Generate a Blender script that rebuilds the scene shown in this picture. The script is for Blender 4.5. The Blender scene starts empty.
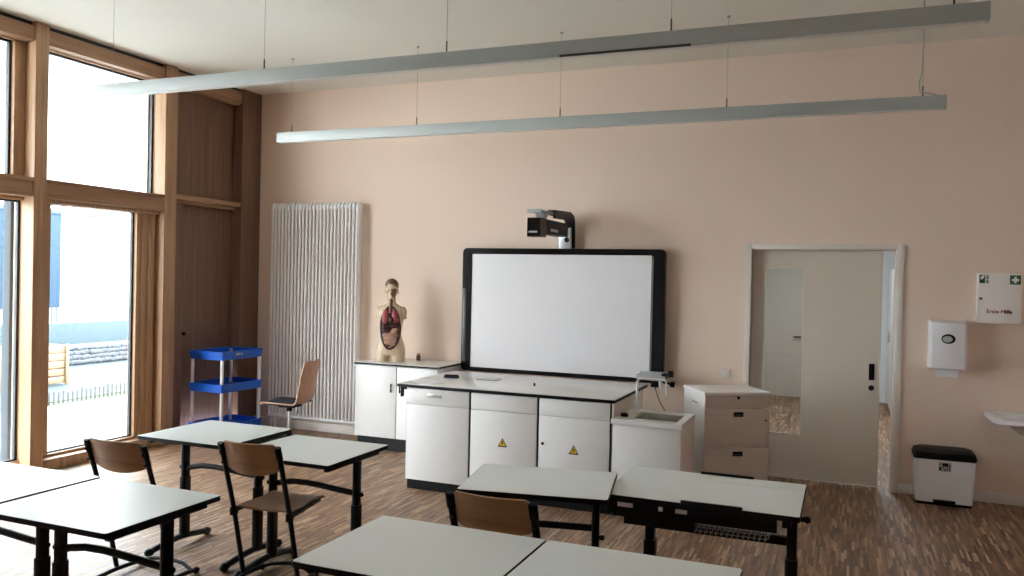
import bpy, bmesh, math, random
from mathutils import Vector, Matrix
random.seed(7)
SC = bpy.context.scene
COL = SC.collection
PI = math.pi

# ------------------------------------------------------------------ camera
CX, CY, CZ = 6.442, -7.865, 1.781
YAW, PITCH, ROLL, FPX = 0.387, -0.011, 0.022, 820.9
cam_d = bpy.data.cameras.new('camera')
cam = bpy.data.objects.new('camera', cam_d)
COL.objects.link(cam)
SC.camera = cam
cam_d.sensor_width = 36.0
cam_d.lens = FPX * 36.0 / 1024.0
cam_d.clip_start = 0.05
_F = Vector((-math.sin(YAW) * math.cos(PITCH), math.cos(YAW) * math.cos(PITCH), math.sin(PITCH)))
_R = Vector((math.cos(YAW), math.sin(YAW), 0))
_U = _R.cross(_F)
_R2 = _R * math.cos(ROLL) + _U * math.sin(ROLL)
_U2 = -_R * math.sin(ROLL) + _U * math.cos(ROLL)
_m = Matrix((_R2, _U2, -_F)).transposed().to_4x4()
_m.translation = Vector((CX, CY, CZ))
cam.matrix_world = _m

# ------------------------------------------------------------------ world, light, exposure
w = bpy.data.worlds.new('overcast_sky')
SC.world = w
w.use_nodes = True
nt = w.node_tree
bg = nt.nodes['Background']
tc = nt.nodes.new('ShaderNodeTexCoord')
sx = nt.nodes.new('ShaderNodeSeparateXYZ')
rp = nt.nodes.new('ShaderNodeValToRGB')
nt.links.new(tc.outputs['Generated'], sx.inputs[0])
nt.links.new(sx.outputs['Z'], rp.inputs[0])
nt.links.new(rp.outputs[0], bg.inputs[0])
rp.color_ramp.elements[0].color = (0.96, 0.98, 1.0, 1)
rp.color_ramp.elements[0].position = 0.0
rp.color_ramp.elements[1].color = (0.80, 0.90, 1.0, 1)
rp.color_ramp.elements[1].position = 1.0
bg.inputs[1].default_value = 12.0

SC.view_settings.view_transform = 'Standard'
SC.view_settings.look = 'None'
SC.view_settings.gamma = 1.0
SC.view_settings.use_curve_mapping = False
SC.view_settings.exposure = 0.85
SC.cycles.use_denoising = True
SC.cycles.max_bounces = 12
SC.cycles.diffuse_bounces = 8
SC.cycles.transparent_max_bounces = 16
SC.cycles.sample_clamp_indirect = 8.0

def area(name, loc, rot, sx_, sy_, power=0, portal=False, color=(1, 1, 1)):
    l = bpy.data.lights.new(name, 'AREA')
    l.shape = 'RECTANGLE'
    l.size, l.size_y = sx_, sy_
    l.energy = power
    l.color = color
    o = bpy.data.objects.new(name, l)
    COL.objects.link(o)
    o.location = loc
    o.rotation_euler = rot
    if portal:
        l.cycles.is_portal = True
    return o

# sky portals in the openings of the window wall (they only guide sampling of the sky)
area('sky_portal', (-0.30, -2.20, 1.95), (0, -PI / 2, 0), 3.9, 1.5, portal=True)
area('sky_portal.001', (-0.30, -4.36, 1.95), (0, -PI / 2, 0), 3.9, 3.1, portal=True)

# ------------------------------------------------------------------ materials
def S(r, g, b):
    f = lambda c: (c / 255 / 12.92) if c / 255 <= 0.04045 else ((c / 255 + 0.055) / 1.055) ** 2.4
    return (f(r), f(g), f(b), 1)

def mat(name, col, rough=0.5, metal=0.0, spec=0.5, noise=0.0, nscale=20, bump=0.0, bscale=80, coat=0.0):
    m = bpy.data.materials.new(name)
    m.use_nodes = True
    t = m.node_tree
    b = t.nodes['Principled BSDF']
    b.inputs['Roughness'].default_value = rough
    b.inputs['Metallic'].default_value = metal
    b.inputs['Specular IOR Level'].default_value = spec
    b.inputs['Coat Weight'].default_value = coat
    co = t.nodes.new('ShaderNodeTexCoord')
    n = t.nodes.new('ShaderNodeTexNoise')
    n.inputs['Scale'].default_value = nscale
    n.inputs['Detail'].default_value = 4
    t.links.new(co.outputs['Object'], n.inputs['Vector'])
    mx = t.nodes.new('ShaderNodeMix')
    mx.data_type = 'RGBA'
    k = 1 - noise
    mx.inputs[6].default_value = (col[0] * k, col[1] * k, col[2] * k, 1)
    mx.inputs[7].default_value = (min(1, col[0] * (1 + noise)), min(1, col[1] * (1 + noise)), min(1, col[2] * (1 + noise)), 1)
    t.links.new(n.outputs['Fac'], mx.inputs[0])
    t.links.new(mx.outputs[2], b.inputs['Base Color'])
    if bump:
        n2 = t.nodes.new('ShaderNodeTexNoise')
        n2.inputs['Scale'].default_value = bscale
        n2.inputs['Detail'].default_value = 3
        t.links.new(co.outputs['Object'], n2.inputs['Vector'])
        bp = t.nodes.new('ShaderNodeBump')
        bp.inputs['Strength'].default_value = bump
        bp.inputs['Distance'].default_value = 0.003
        t.links.new(n2.outputs['Fac'], bp.inputs['Height'])
        t.links.new(bp.outputs[0], b.inputs['Normal'])
    return m

def wood(name, c1, c2, axis='Z', rough=0.45, scale=1.0, spec=0.4):
    m = bpy.data.materials.new(name)
    m.use_nodes = True
    t = m.node_tree
    b = t.nodes['Principled BSDF']
    b.inputs['Roughness'].default_value = rough
    b.inputs['Specular IOR Level'].default_value = spec
    co = t.nodes.new('ShaderNodeTexCoord')
    mp = t.nodes.new('ShaderNodeMapping')
    s = [30 * scale] * 3
    s['XYZ'.index(axis)] = 1.3 * scale
    mp.inputs['Scale'].default_value = s
    n = t.nodes.new('ShaderNodeTexNoise')
    n.inputs['Scale'].default_value = 1.0
    n.inputs['Detail'].default_value = 6
    n.inputs['Distortion'].default_value = 0.6
    r = t.nodes.new('ShaderNodeValToRGB')
    r.color_ramp.elements[0].position = 0.3
    r.color_ramp.elements[1].position = 0.7
    r.color_ramp.elements[0].color = c1
    r.color_ramp.elements[1].color = c2
    t.links.new(co.outputs['Object'], mp.inputs[0])
    t.links.new(mp.outputs[0], n.inputs['Vector'])
    t.links.new(n.outputs['Fac'], r.inputs[0])
    t.links.new(r.outputs[0], b.inputs['Base Color'])
    bp = t.nodes.new('ShaderNodeBump')
    bp.inputs['Strength'].default_value = 0.08
    bp.inputs['Distance'].default_value = 0.002
    t.links.new(n.outputs['Fac'], bp.inputs['Height'])
    t.links.new(bp.outputs[0], b.inputs['Normal'])
    return m

def floor_mat():
    m = bpy.data.materials.new('strip_parquet')
    m.use_nodes = True
    t = m.node_tree
    L = t.links.new
    b = t.nodes['Principled BSDF']
    b.inputs['Specular IOR Level'].default_value = 1.0
    co = t.nodes.new('ShaderNodeTexCoord')
    sp = t.nodes.new('ShaderNodeSeparateXYZ')
    L(co.outputs['Object'], sp.inputs[0])
    def M(op, a, bb=None):
        n = t.nodes.new('ShaderNodeMath')
        n.operation = op
        for i, v in enumerate((a, bb)):
            if v is None: continue
            if isinstance(v, (int, float)): n.inputs[i].default_value = v
            else: L(v, n.inputs[i])
        return n.outputs[0]
    rx = M('DIVIDE', sp.outputs['X'], 0.0165)
    row = M('FLOOR', rx)
    wn = t.nodes.new('ShaderNodeTexWhiteNoise')
    wn.noise_dimensions = '1D'
    L(row, wn.inputs['W'])
    yy = M('ADD', M('DIVIDE', sp.outputs['Y'], 0.19), wn.outputs['Value'])
    colm = M('FLOOR', yy)
    cb = t.nodes.new('ShaderNodeCombineXYZ')
    L(row, cb.inputs[0]); L(colm, cb.inputs[1])
    w2 = t.nodes.new('ShaderNodeTexWhiteNoise')
    w2.noise_dimensions = '2D'
    L(cb.outputs[0], w2.inputs['Vector'])
    r = t.nodes.new('ShaderNodeValToRGB')
    e = r.color_ramp.elements
    e[0].position = 0.0; e[0].color = FLOOR_C[0]
    e[1].position = 1.0; e[1].color = FLOOR_C[3]
    x = e.new(0.35); x.color = FLOOR_C[1]
    x = e.new(0.8); x.color = FLOOR_C[2]
    L(w2.outputs['Value'], r.inputs[0])
    # joints
    fx = M('FRACT', rx); fy = M('FRACT', yy)
    jx = M('MULTIPLY', M('GREATER_THAN', fx, 0.05), M('GREATER_THAN', fy, 0.012))
    g = t.nodes.new('ShaderNodeTexNoise')
    g.inputs['Scale'].default_value = 1.0
    g.inputs['Detail'].default_value = 4
    mp = t.nodes.new('ShaderNodeMapping')
    mp.inputs['Scale'].default_value = (120, 8, 1)
    L(co.outputs['Object'], mp.inputs[0]); L(mp.outputs[0], g.inputs['Vector'])
    mul = M('ADD', M('MULTIPLY', g.outputs['Fac'], 0.5), 0.75)
    mul = M('MULTIPLY', mul, M('ADD', M('MULTIPLY', jx, 0.45), 0.55))
    vm = t.nodes.new('ShaderNodeVectorMath')
    vm.operation = 'SCALE'
    L(r.outputs[0], vm.inputs[0]); L(mul, vm.inputs['Scale'])
    L(vm.outputs[0], b.inputs['Base Color'])
    L(M('ADD', M('MULTIPLY', w2.outputs['Value'], 0.10), 0.46), b.inputs['Roughness'])
    bp = t.nodes.new('ShaderNodeBump')
    bp.inputs['Strength'].default_value = 0.15
    bp.inputs['Distance'].default_value = 0.001
    L(jx, bp.inputs['Height']); L(bp.outputs[0], b.inputs['Normal'])
    return m
FLOOR_C = [(0.085, 0.036, 0.015, 1), (0.19, 0.092, 0.042, 1), (0.32, 0.18, 0.092, 1), (0.50, 0.33, 0.20, 1)]

def glass_mat(name, tint=(0.97, 0.99, 0.99, 1), rough=0.0, refl=0.08):
    m = bpy.data.materials.new(name)
    m.use_nodes = True
    t = m.node_tree
    t.nodes.remove(t.nodes['Principled BSDF'])
    out = t.nodes['Material Output']
    tr = t.nodes.new('ShaderNodeBsdfTransparent')
    tr.inputs[0].default_value = tint
    gl = t.nodes.new('ShaderNodeBsdfGlossy')
    gl.inputs['Roughness'].default_value = rough
    fr = t.nodes.new('ShaderNodeFresnel')
    fr.inputs[0].default_value = 1.45
    mx = t.nodes.new('ShaderNodeMixShader')
    ge = t.nodes.new('ShaderNodeNewGeometry')
    fm = t.nodes.new('ShaderNodeMath'); fm.operation = 'MULTIPLY'
    fi = t.nodes.new('ShaderNodeMath'); fi.operation = 'SUBTRACT'; fi.inputs[0].default_value = 1.0
    t.links.new(ge.outputs['Backfacing'], fi.inputs[1])
    t.links.new(fr.outputs[0], fm.inputs[0]); t.links.new(fi.outputs[0], fm.inputs[1])
    t.links.new(fm.outputs[0], mx.inputs[0])
    t.links.new(tr.outputs[0], mx.inputs[1])
    t.links.new(gl.outputs[0], mx.inputs[2])
    t.links.new(mx.outputs[0], out.inputs[0])
    return m

M_wall = mat('plaster_peach', (0.80, 0.645, 0.535, 1), 0.9, noise=0.015, nscale=3, bump=0.12, bscale=220)
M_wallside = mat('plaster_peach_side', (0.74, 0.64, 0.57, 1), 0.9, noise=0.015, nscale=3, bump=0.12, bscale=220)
M_ceil = mat('ceiling_white', (0.80, 0.78, 0.71, 1), 0.9, noise=0.01, nscale=5, bump=0.1, bscale=300)
M_floor = floor_mat()
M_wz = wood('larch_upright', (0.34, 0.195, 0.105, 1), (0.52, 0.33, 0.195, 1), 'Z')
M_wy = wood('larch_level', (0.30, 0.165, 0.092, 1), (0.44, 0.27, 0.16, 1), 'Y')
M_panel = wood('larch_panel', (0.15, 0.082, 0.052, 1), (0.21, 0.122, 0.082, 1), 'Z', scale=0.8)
M_white = mat('white_laminate', (0.80, 0.79, 0.78, 1), 0.4, noise=0.01)
M_top = mat('grey_white_laminate', (0.82, 0.87, 0.855, 1), 0.36, noise=0.015, nscale=6)
M_bench = mat('bench_top_white', (0.82, 0.82, 0.80, 1), 0.22, noise=0.02, nscale=9)
M_black = mat('black_edge', (0.006, 0.006, 0.007, 1), 0.5, spec=0.2, noise=0.1)
M_bframe = mat('black_powder_coat', (0.005, 0.005, 0.006, 1), 0.45, spec=0.22, noise=0.1)
M_gloss = mat('black_gloss', (0.005, 0.005, 0.006, 1), 0.15, spec=0.35, noise=0.1)
M_ply = wood('beech_ply', (0.30, 0.155, 0.075, 1), (0.43, 0.25, 0.135, 1), 'X', rough=0.35)
M_plyseat = wood('beech_ply_seat', (0.27, 0.15, 0.08, 1), (0.38, 0.22, 0.12, 1), 'Y', rough=0.4)
M_plylight = wood('light_ply', (0.42, 0.22, 0.13, 1), (0.55, 0.32, 0.20, 1), 'Z', rough=0.4)
M_rad = mat('radiator_white', (0.86, 0.86, 0.86, 1), 0.35, noise=0.01)
M_lamp = mat('lamp_aluminium', (0.44, 0.475, 0.46, 1), 0.45, metal=0.0, noise=0.01)
M_diff = mat('lamp_diffuser', (0.72, 0.72, 0.68, 1), 0.5, noise=0.01)
M_slot = mat('dark_slot', (0.06, 0.05, 0.045, 1), 0.6, noise=0.05)
M_wire = mat('steel_wire', (0.35, 0.34, 0.32, 1), 0.4, metal=0.6, noise=0.05)
M_steel = mat('brushed_steel', (0.62, 0.62, 0.62, 1), 0.3, metal=0.9, noise=0.05)
M_alu = mat('aluminium_leg', (0.74, 0.74, 0.74, 1), 0.35, metal=0.3, noise=0.03)
M_blue = mat('blue_plastic', (0.006, 0.11, 0.62, 1), 0.35, noise=0.05)
M_board = mat('board_white', (0.80, 0.79, 0.82, 1), 0.35, noise=0.006)
M_tray = mat('grey_plastic', (0.42, 0.43, 0.44, 1), 0.4, noise=0.03)
M_silver = mat('silver_column', (0.56, 0.58, 0.61, 1), 0.35, metal=0.3, noise=0.03)
M_door = mat('door_offwhite', (0.68, 0.61, 0.53, 1), 0.5, noise=0.012, nscale=4)
M_frame = mat('door_frame_paint', (0.76, 0.71, 0.66, 1), 0.5, noise=0.01)
M_drawer = mat('shade_toned_laminate', (0.62, 0.52, 0.46, 1), 0.45, noise=0.012)  # grey-brown shade on faces turned from the windows is put into this colour
M_plastic = mat('white_plastic', (0.84, 0.83, 0.86, 1), 0.3, noise=0.01)
M_paper = mat('paper', (0.85, 0.84, 0.84, 1), 0.9, noise=0.02)
M_cabpink = mat('first_aid_white', (0.84, 0.79, 0.76, 1), 0.4, noise=0.01)
M_green = mat('emblem_green', (0.012, 0.10, 0.05, 1), 0.5, noise=0.05)
M_red = mat('lettering_red', (0.30, 0.03, 0.03, 1), 0.5, noise=0.05)
M_yellow = mat('warning_yellow', (0.72, 0.45, 0.02, 1), 0.5, noise=0.05)
M_cloth = mat('dark_blue_cloth', (0.018, 0.024, 0.040, 1), 0.95, noise=0.2, nscale=200)
M_skin = mat('torso_skin', (0.66, 0.52, 0.36, 1), 0.45, noise=0.03)
M_lung = mat('lung_red', (0.33, 0.065, 0.065, 1), 0.35, noise=0.12, nscale=40)
M_liver = mat('liver_dark', (0.045, 0.012, 0.014, 1), 0.3, noise=0.1)
M_gut = mat('intestine_pink', (0.50, 0.30, 0.21, 1), 0.4, noise=0.15, nscale=60)
M_rim = mat('cavity_rim', (0.045, 0.010, 0.010, 1), 0.4, noise=0.1)
M_hair = mat('torso_brown', (0.17, 0.10, 0.065, 1), 0.5, noise=0.25, nscale=60)
M_muscle = mat('face_muscle', (0.25, 0.12, 0.07, 1), 0.5, noise=0.35, nscale=70)
M_brass = mat('brown_bottle', (0.22, 0.15, 0.09, 1), 0.3, noise=0.1)
M_glass = glass_mat('window_glass')
M_dglass = glass_mat('door_glass', (0.86, 0.90, 0.90, 1), 0.02)
M_annex = mat('annex_cool_white', (0.72, 0.79, 0.82, 1), 0.85, noise=0.01)
M_gasket = mat('gasket_black', (0.02, 0.025, 0.03, 1), 0.5, noise=0.1)
M_extwhite = mat('render_white', (0.80, 0.82, 0.83, 1), 0.9, noise=0.02, nscale=1)
M_extblue = mat('blue_glazing', (0.022, 0.042, 0.068, 1), 0.6, spec=0.1, noise=0.1, nscale=1)
M_pave = mat('pale_paving', (0.52, 0.52, 0.50, 1), 0.9, noise=0.04, nscale=3)
M_teal = mat('blue_grey_gravel', (0.036, 0.054, 0.062, 1), 0.95, noise=0.05, nscale=8)
M_stone = mat('stone_grey', (0.075, 0.080, 0.090, 1), 0.9, noise=0.75, nscale=9)
M_grass = mat('grass_green', (0.060, 0.085, 0.03, 1), 0.95, noise=0.4, nscale=12)
M_timber = wood('garden_timber', (0.15, 0.10, 0.055, 1), (0.24, 0.16, 0.09, 1), 'Y')
M_picket = mat('picket_grey', (0.045, 0.05, 0.05, 1), 0.8, noise=0.1)
M_facade = mat('facade_greyblue', (0.04, 0.052, 0.062, 1), 0.8, noise=0.05)

# ------------------------------------------------------------------ mesh helpers
class MB:
    def __init__(self):
        self.bm = bmesh.new()
    def _take(self, verts, mi, mtx=None):
        if mtx is not None:
            bmesh.ops.transform(self.bm, matrix=mtx, verts=verts)
        fs = set()
        for v in verts:
            fs.update(v.link_faces)
        for f in fs:
            f.material_index = mi
    def box(self, x0, x1, y0, y1, z0, z1, bev=0.0, mi=0, seg=2, mtx=None, top_mi=None):
        r = bmesh.ops.create_cube(self.bm, size=1.0)
        vs = r['verts']
        for v in vs:
            v.co = Vector(((x0 + x1) / 2 + v.co.x * (x1 - x0), (y0 + y1) / 2 + v.co.y * (y1 - y0), (z0 + z1) / 2 + v.co.z * (z1 - z0)))
        fs = set(f for v in vs for f in v.link_faces)
        for f in fs: f.material_index = mi
        if top_mi is not None:
            for f in fs:
                f.normal_update()
                if f.normal.z > 0.9: f.material_index = top_mi
        if bev > 0:
            es = list({e for v in vs for e in v.link_edges})
            rr = bmesh.ops.bevel(self.bm, geom=es, offset=bev, segments=seg, affect='EDGES', profile=0.5)
            vs = list({v for f in rr['faces'] for v in f.verts} | {v for v in vs if v.is_valid})
        if mtx is not None:
            bmesh.ops.transform(self.bm, matrix=mtx, verts=list({v for v in vs if v.is_valid}))
        return self
    def cyl(self, p, q, r, seg=16, r2=None, mi=0):
        p, q = Vector(p), Vector(q)
        d = q - p
        rr = bmesh.ops.create_cone(self.bm, cap_ends=True, segments=seg, radius1=r, radius2=r if r2 is None else r2, depth=d.length)
        mtx = Matrix.Translation((p + q) / 2) @ d.to_track_quat('Z', 'Y').to_matrix().to_4x4()
        self._take(rr['verts'], mi, mtx)
        return self
    def sph(self, c, rx, ry=None, rz=None, seg=16, mi=0, mtx=None):
        rr = bmesh.ops.create_uvsphere(self.bm, u_segments=seg, v_segments=max(6, seg // 2), radius=1.0)
        m = Matrix.Translation(c) @ (mtx or Matrix.Identity(4)) @ Matrix.Diagonal((rx, ry or rx, rz or rx, 1))
        self._take(rr['verts'], mi, m)
        return self
    def tube(self, pts, r, seg=8, mi=0, ry=None, closed=False):
        pts = [Vector(p) for p in pts]
        n = len(pts)
        rings = []
        up = None
        for i, p in enumerate(pts):
            if closed:
                t = (pts[(i + 1) % n] - pts[i - 1]).normalized()
            else:
                t = (pts[min(i + 1, n - 1)] - pts[max(i - 1, 0)]).normalized()
            if up is None:
                a = Vector((0, 0, 1)) if abs(t.z) < 0.9 else Vector((1, 0, 0))
                up = (a - t * a.dot(t)).normalized()
            else:
                up = (up - t * up.dot(t)).normalized()
            s = t.cross(up)
            ring = []
            for k in range(seg):
                a = 2 * PI * k / seg
                ring.append(self.bm.verts.new(p + s * (math.cos(a) * r) + up * (math.sin(a) * (ry or r))))
            rings.append(ring)
        for i in range(n if closed else n - 1):
            a, b = rings[i], rings[(i + 1) % n]
            for k in range(seg):
                f = self.bm.faces.new((a[k], a[(k + 1) % seg], b[(k + 1) % seg], b[k]))
                f.material_index = mi
        if not closed:
            f = self.bm.faces.new(rings[0][::-1]); f.material_index = mi
            f = self.bm.faces.new(rings[-1]); f.material_index = mi
        return self
    def prism(self, pts, a, b, plane='XZ', mi=0):
        """extrude the outline pts from a to b along the axis normal to plane"""
        def P(u, v, d):
            return {'XZ': (u, d, v), 'XY': (u, v, d), 'YZ': (d, u, v)}[plane]
        A = [self.bm.verts.new(P(u, v, a)) for u, v in pts]
        B = [self.bm.verts.new(P(u, v, b)) for u, v in pts]
        n = len(pts)
        fs = [self.bm.faces.new(A), self.bm.faces.new(B[::-1])]
        for i in range(n):
            fs.append(self.bm.faces.new((A[i], B[i], B[(i + 1) % n], A[(i + 1) % n])))
        for f in fs: f.material_index = mi
        return self
    def lathe(self, prof, c=(0, 0, 0), seg=20, mi=0):
        rings = []
        for r, z in prof:
            rings.append([self.bm.verts.new((c[0] + r * math.cos(2 * PI * k / seg), c[1] + r * math.sin(2 * PI * k / seg), c[2] + z)) for k in range(seg)])
        for a, b in zip(rings, rings[1:]):
            for k in range(seg):
                f = self.bm.faces.new((a[k], a[(k + 1) % seg], b[(k + 1) % seg], b[k])); f.material_index = mi
        for rg in (rings[0][::-1], rings[-1]):
            f = self.bm.faces.new(rg); f.material_index = mi
        return self
    def loft(self, rings, mi=0, caps=True):
        R = [[self.bm.verts.new(p) for p in ring] for ring in rings]
        n = len(R[0])
        for a, b in zip(R, R[1:]):
            for k in range(n):
                f = self.bm.faces.new((a[k], a[(k + 1) % n], b[(k + 1) % n], b[k])); f.material_index = mi
        if caps:
            self.bm.faces.new(R[0][::-1]).material_index = mi
            self.bm.faces.new(R[-1]).material_index = mi
        return self
    def build(self, name, mats, parent=None, loc=None, smooth=40):
        bmesh.ops.recalc_face_normals(self.bm, faces=self.bm.faces)
        me = bpy.data.meshes.new(name)
        self.bm.to_mesh(me)
        self.bm.free()
        if not isinstance(mats, (list, tuple)): mats = [mats]
        for m in mats: me.materials.append(m)
        if smooth:
            for p in me.polygons: p.use_smooth = True
            me.set_sharp_from_angle(angle=math.radians(smooth))
        o = bpy.data.objects.new(name, me)
        COL.objects.link(o)
        if parent: o.parent = parent
        if loc: o.location = loc
        return o

def thing(name, label, cat, loc=(0, 0, 0), rz=0.0, group=None):
    o = bpy.data.objects.new(name, None)
    o.empty_display_size = 0.1
    COL.objects.link(o)
    o.location = loc
    o.rotation_euler = (0, 0, rz)
    o['label'] = label
    o['category'] = cat
    if group: o['group'] = group
    return o

def tag(o, label, cat, group=None, kind=None):
    o['label'] = label
    o['category'] = cat
    if group: o['group'] = group
    if kind: o['kind'] = kind
    return o

def struct(o):
    o['kind'] = 'structure'
    return o

def copy_tree(o, parent=None):
    c = o.copy()
    COL.objects.link(c)
    c.parent = parent
    for ch in list(o.children):
        copy_tree(ch, c)
    return c

def text_mesh(name, body, size, material, parent, mtx, extrude=0.0008):
    cu = bpy.data.curves.new(name, 'FONT')
    cu.body = body
    cu.size = size
    cu.extrude = extrude
    cu.align_x = 'CENTER'
    cu.align_y = 'CENTER'
    cu.offset = size * 0.022
    tmp = bpy.data.objects.new(name, cu)
    me = bpy.data.meshes.new_from_object(tmp)
    bpy.data.objects.remove(tmp)
    bpy.data.curves.remove(cu)
    me.transform(mtx)
    me.materials.clear()
    me.materials.append(material)
    o = bpy.data.objects.new(name, me)
    COL.objects.link(o)
    o.parent = parent
    return o

# ================================================================== THE SETTING
H = 3.887
XR = 8.9       # right wall
YB = -9.6      # back wall
# floor (classroom and the room behind the sliding door)
struct(MB().box(-0.05, XR, YB, 0.24, -0.08, 0.0).build('floor', M_floor))
struct(MB().box(4.6, XR, 0.24, 6.0, -0.08, 0.0).build('floor_annex', M_floor))
struct(MB().box(-0.25, XR + 0.1, YB - 0.1, 0.25, H, H + 0.12).build('ceiling', M_ceil))
# front wall with the door opening
DX0, DX1, DZ = 5.625, 6.845, 2.105
wf = MB()
wf.box(-0.25, DX0, 0.0, 0.24, 0, H)
wf.box(DX1, XR + 0.1, 0.0, 0.24, 0, H)
wf.box(DX0, DX1, 0.0, 0.24, DZ, H)
struct(wf.build('wall_front', M_wall))
struct(MB().box(XR, XR + 0.1, YB, 0.0, 0, H).build('wall_right', M_wallside))
struct(MB().box(-0.25, XR + 0.1, YB - 0.1, YB, 0, H).build('wall_back', M_wallside))
# baseboards
b = MB()
b.box(DX1 + 0.05, XR, -0.014, 0.0, 0.0, 0.085, bev=0.003)
b.box(0.02, DX0 - 0.05, -0.014, 0.0, 0.0, 0.085, bev=0.003)
struct(b.build('baseboard_front', M_frame))

# ------- room behind the sliding door
an = MB()
an.box(4.5, XR + 0.1, 6.0, 6.1, 0, 2.9)
an.box(4.5, 4.6, 0.24, 6.0, 0, 2.9)
struct(an.build('wall_annex', M_annex))
struct(MB().box(XR, XR + 0.1, 0.24, 6.0, 0, 2.9).build('wall_annex_side', M_extwhite))
struct(MB().box(4.5, XR + 0.1, 0.24, 6.1, 2.9, 3.0).build('ceiling_annex', M_ceil))
d2 = MB().box(4.95, 5.86, 5.955, 5.998, 0.0, 2.08, bev=0.004).build('door_2', M_door)
struct(d2)
MB().tube([(5.78, 5.95, 0.96), (5.78, 5.89, 0.96), (5.68, 5.89, 0.96)], 0.012).build('door_handle', M_black, d2)
cup = thing('white_cupboard', 'tall white cupboard seen through the gap of the sliding door', 'cupboard', (7.45, 4.95, 0))
MB().box(-0.40, 0.45, -0.9, 0.9, 0.08, 2.05, bev=0.004).build('body', M_white, cup)
MB().box(-0.36, 0.45, -0.88, 0.88, 0.0, 0.08).build('plinth', M_black, cup)
for k in range(2):
    dd = MB().box(-0.425, -0.402, -0.89 + k * 0.9, -0.01 + k * 0.9, 0.10, 2.03, bev=0.003).build('door', M_white, cup)
    MB().box(-0.445, -0.425, -0.06 + k * 0.12 - 0.01, -0.06 + k * 0.12 + 0.01, 1.0, 1.15, bev=0.003).build('handle', M_steel, dd)
al = thing('added_annex_light', 'added, unseen square light in the room behind the sliding door', 'light', (6.4, 3.2, 2.9))  # added, unseen body for the fill light of this room
MB().box(-0.45, 0.45, -0.45, 0.45, -0.05, 0.0, bev=0.01).build('housing', M_lamp, al)
area('annex_fill', (6.4, 3.2, 2.82), (0, 0, 0), 0.8, 0.8, power=34, color=(0.95, 0.98, 1.0))  # added fill that brightens the room behind the sliding door

# ------- door frame and sliding leaf
df = MB()
df.box(DX0 - 0.05, DX0, -0.018, 0.05, 0, DZ + 0.045, bev=0.003)
df.box(DX1, DX1 + 0.05, -0.018, 0.12, 0, DZ + 0.045, bev=0.003)
df.box(DX0, DX1, -0.018, 0.0, DZ, DZ + 0.045, bev=0.003)
df.box(DX1 - 0.012, DX1, 0.0, 0.24, 0, DZ)
struct(df.build('trim_door', M_frame))
LY0, LY1 = 0.075, 0.118
GX0, GX1, GZ0, GZ1 = 5.738, 6.085, 0.41, 1.94
lf = MB()
LX0, LX1 = DX0 + 0.002, 6.735
lf.box(LX0, GX0, LY0, LY1, 0.012, DZ - 0.004)
lf.box(GX1, LX1, LY0, LY1, 0.012, DZ - 0.004)
lf.box(GX0, GX1, LY0, LY1, 0.012, GZ0)
lf.box(GX0, GX1, LY0, LY1, GZ1, DZ - 0.004)
leaf = struct(lf.build('door_1', M_door))
MB().box(GX0, GX1, 0.094, 0.098, GZ0, GZ1).build('glass', M_dglass, leaf)
gb = MB()
for a in ((GX0, GX0 + 0.008, GZ0, GZ1), (GX1 - 0.008, GX1, GZ0, GZ1), (GX0, GX1, GZ0, GZ0 + 0.008), (GX0, GX1, GZ1 - 0.008, GZ1)):
    gb.box(a[0], a[1], LY0 - 0.004, LY0 + 0.012, a[2], a[3])
gb.build('glazing_bead', M_frame, leaf)
hp = MB()
hp.box(6.642, 6.688, LY0 - 0.006, LY0, 0.955, 1.10, bev=0.0025)
hp.tube([(6.665 + 0.012 * math.cos(a), LY0 - 0.009, 1.03 + 0.055 * math.sin(a)) for a in [i * PI / 8 for i in range(16)]], 0.003, 6, closed=True)
hp.build('pull_handle', M_black, leaf)
lk = MB()
lk.cyl((6.665, LY0, 0.885), (6.665, LY0 - 0.008, 0.885), 0.024, 20)
lk.build('lock', M_black, leaf)

# ------- window wall (face of the posts at x = 0)
def post(name, y0, y1, x0=-0.24):
    return struct(MB().box(x0, 0.0, y0, y1, 0, H - 0.001, bev=0.004).build(name, M_wz))
post('trim_1', -1.468, -1.307)
post('trim_2', -2.915, -2.79)
struct(MB().box(-0.16, 0.0, -0.322, -0.002, 0, H - 0.001, bev=0.004).build('trim_3', M_panel))  # same larch as the other posts; the darker panel tone paints in its shade
ypos = [-4.36, -5.80]
for i, y in enumerate(ypos):
    post('trim_%d' % (4 + i), y - 0.125, y)
# head beam and the dark shadow joint above it
struct(MB().box(-0.20, -0.02, YB, -0.322, 3.72, 3.85, bev=0.004).build('trim_head', M_wy))
struct(MB().box(-0.20, -0.05, YB, -0.322, 3.85, H - 0.001).build('trim_joint', M_gasket))

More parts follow.
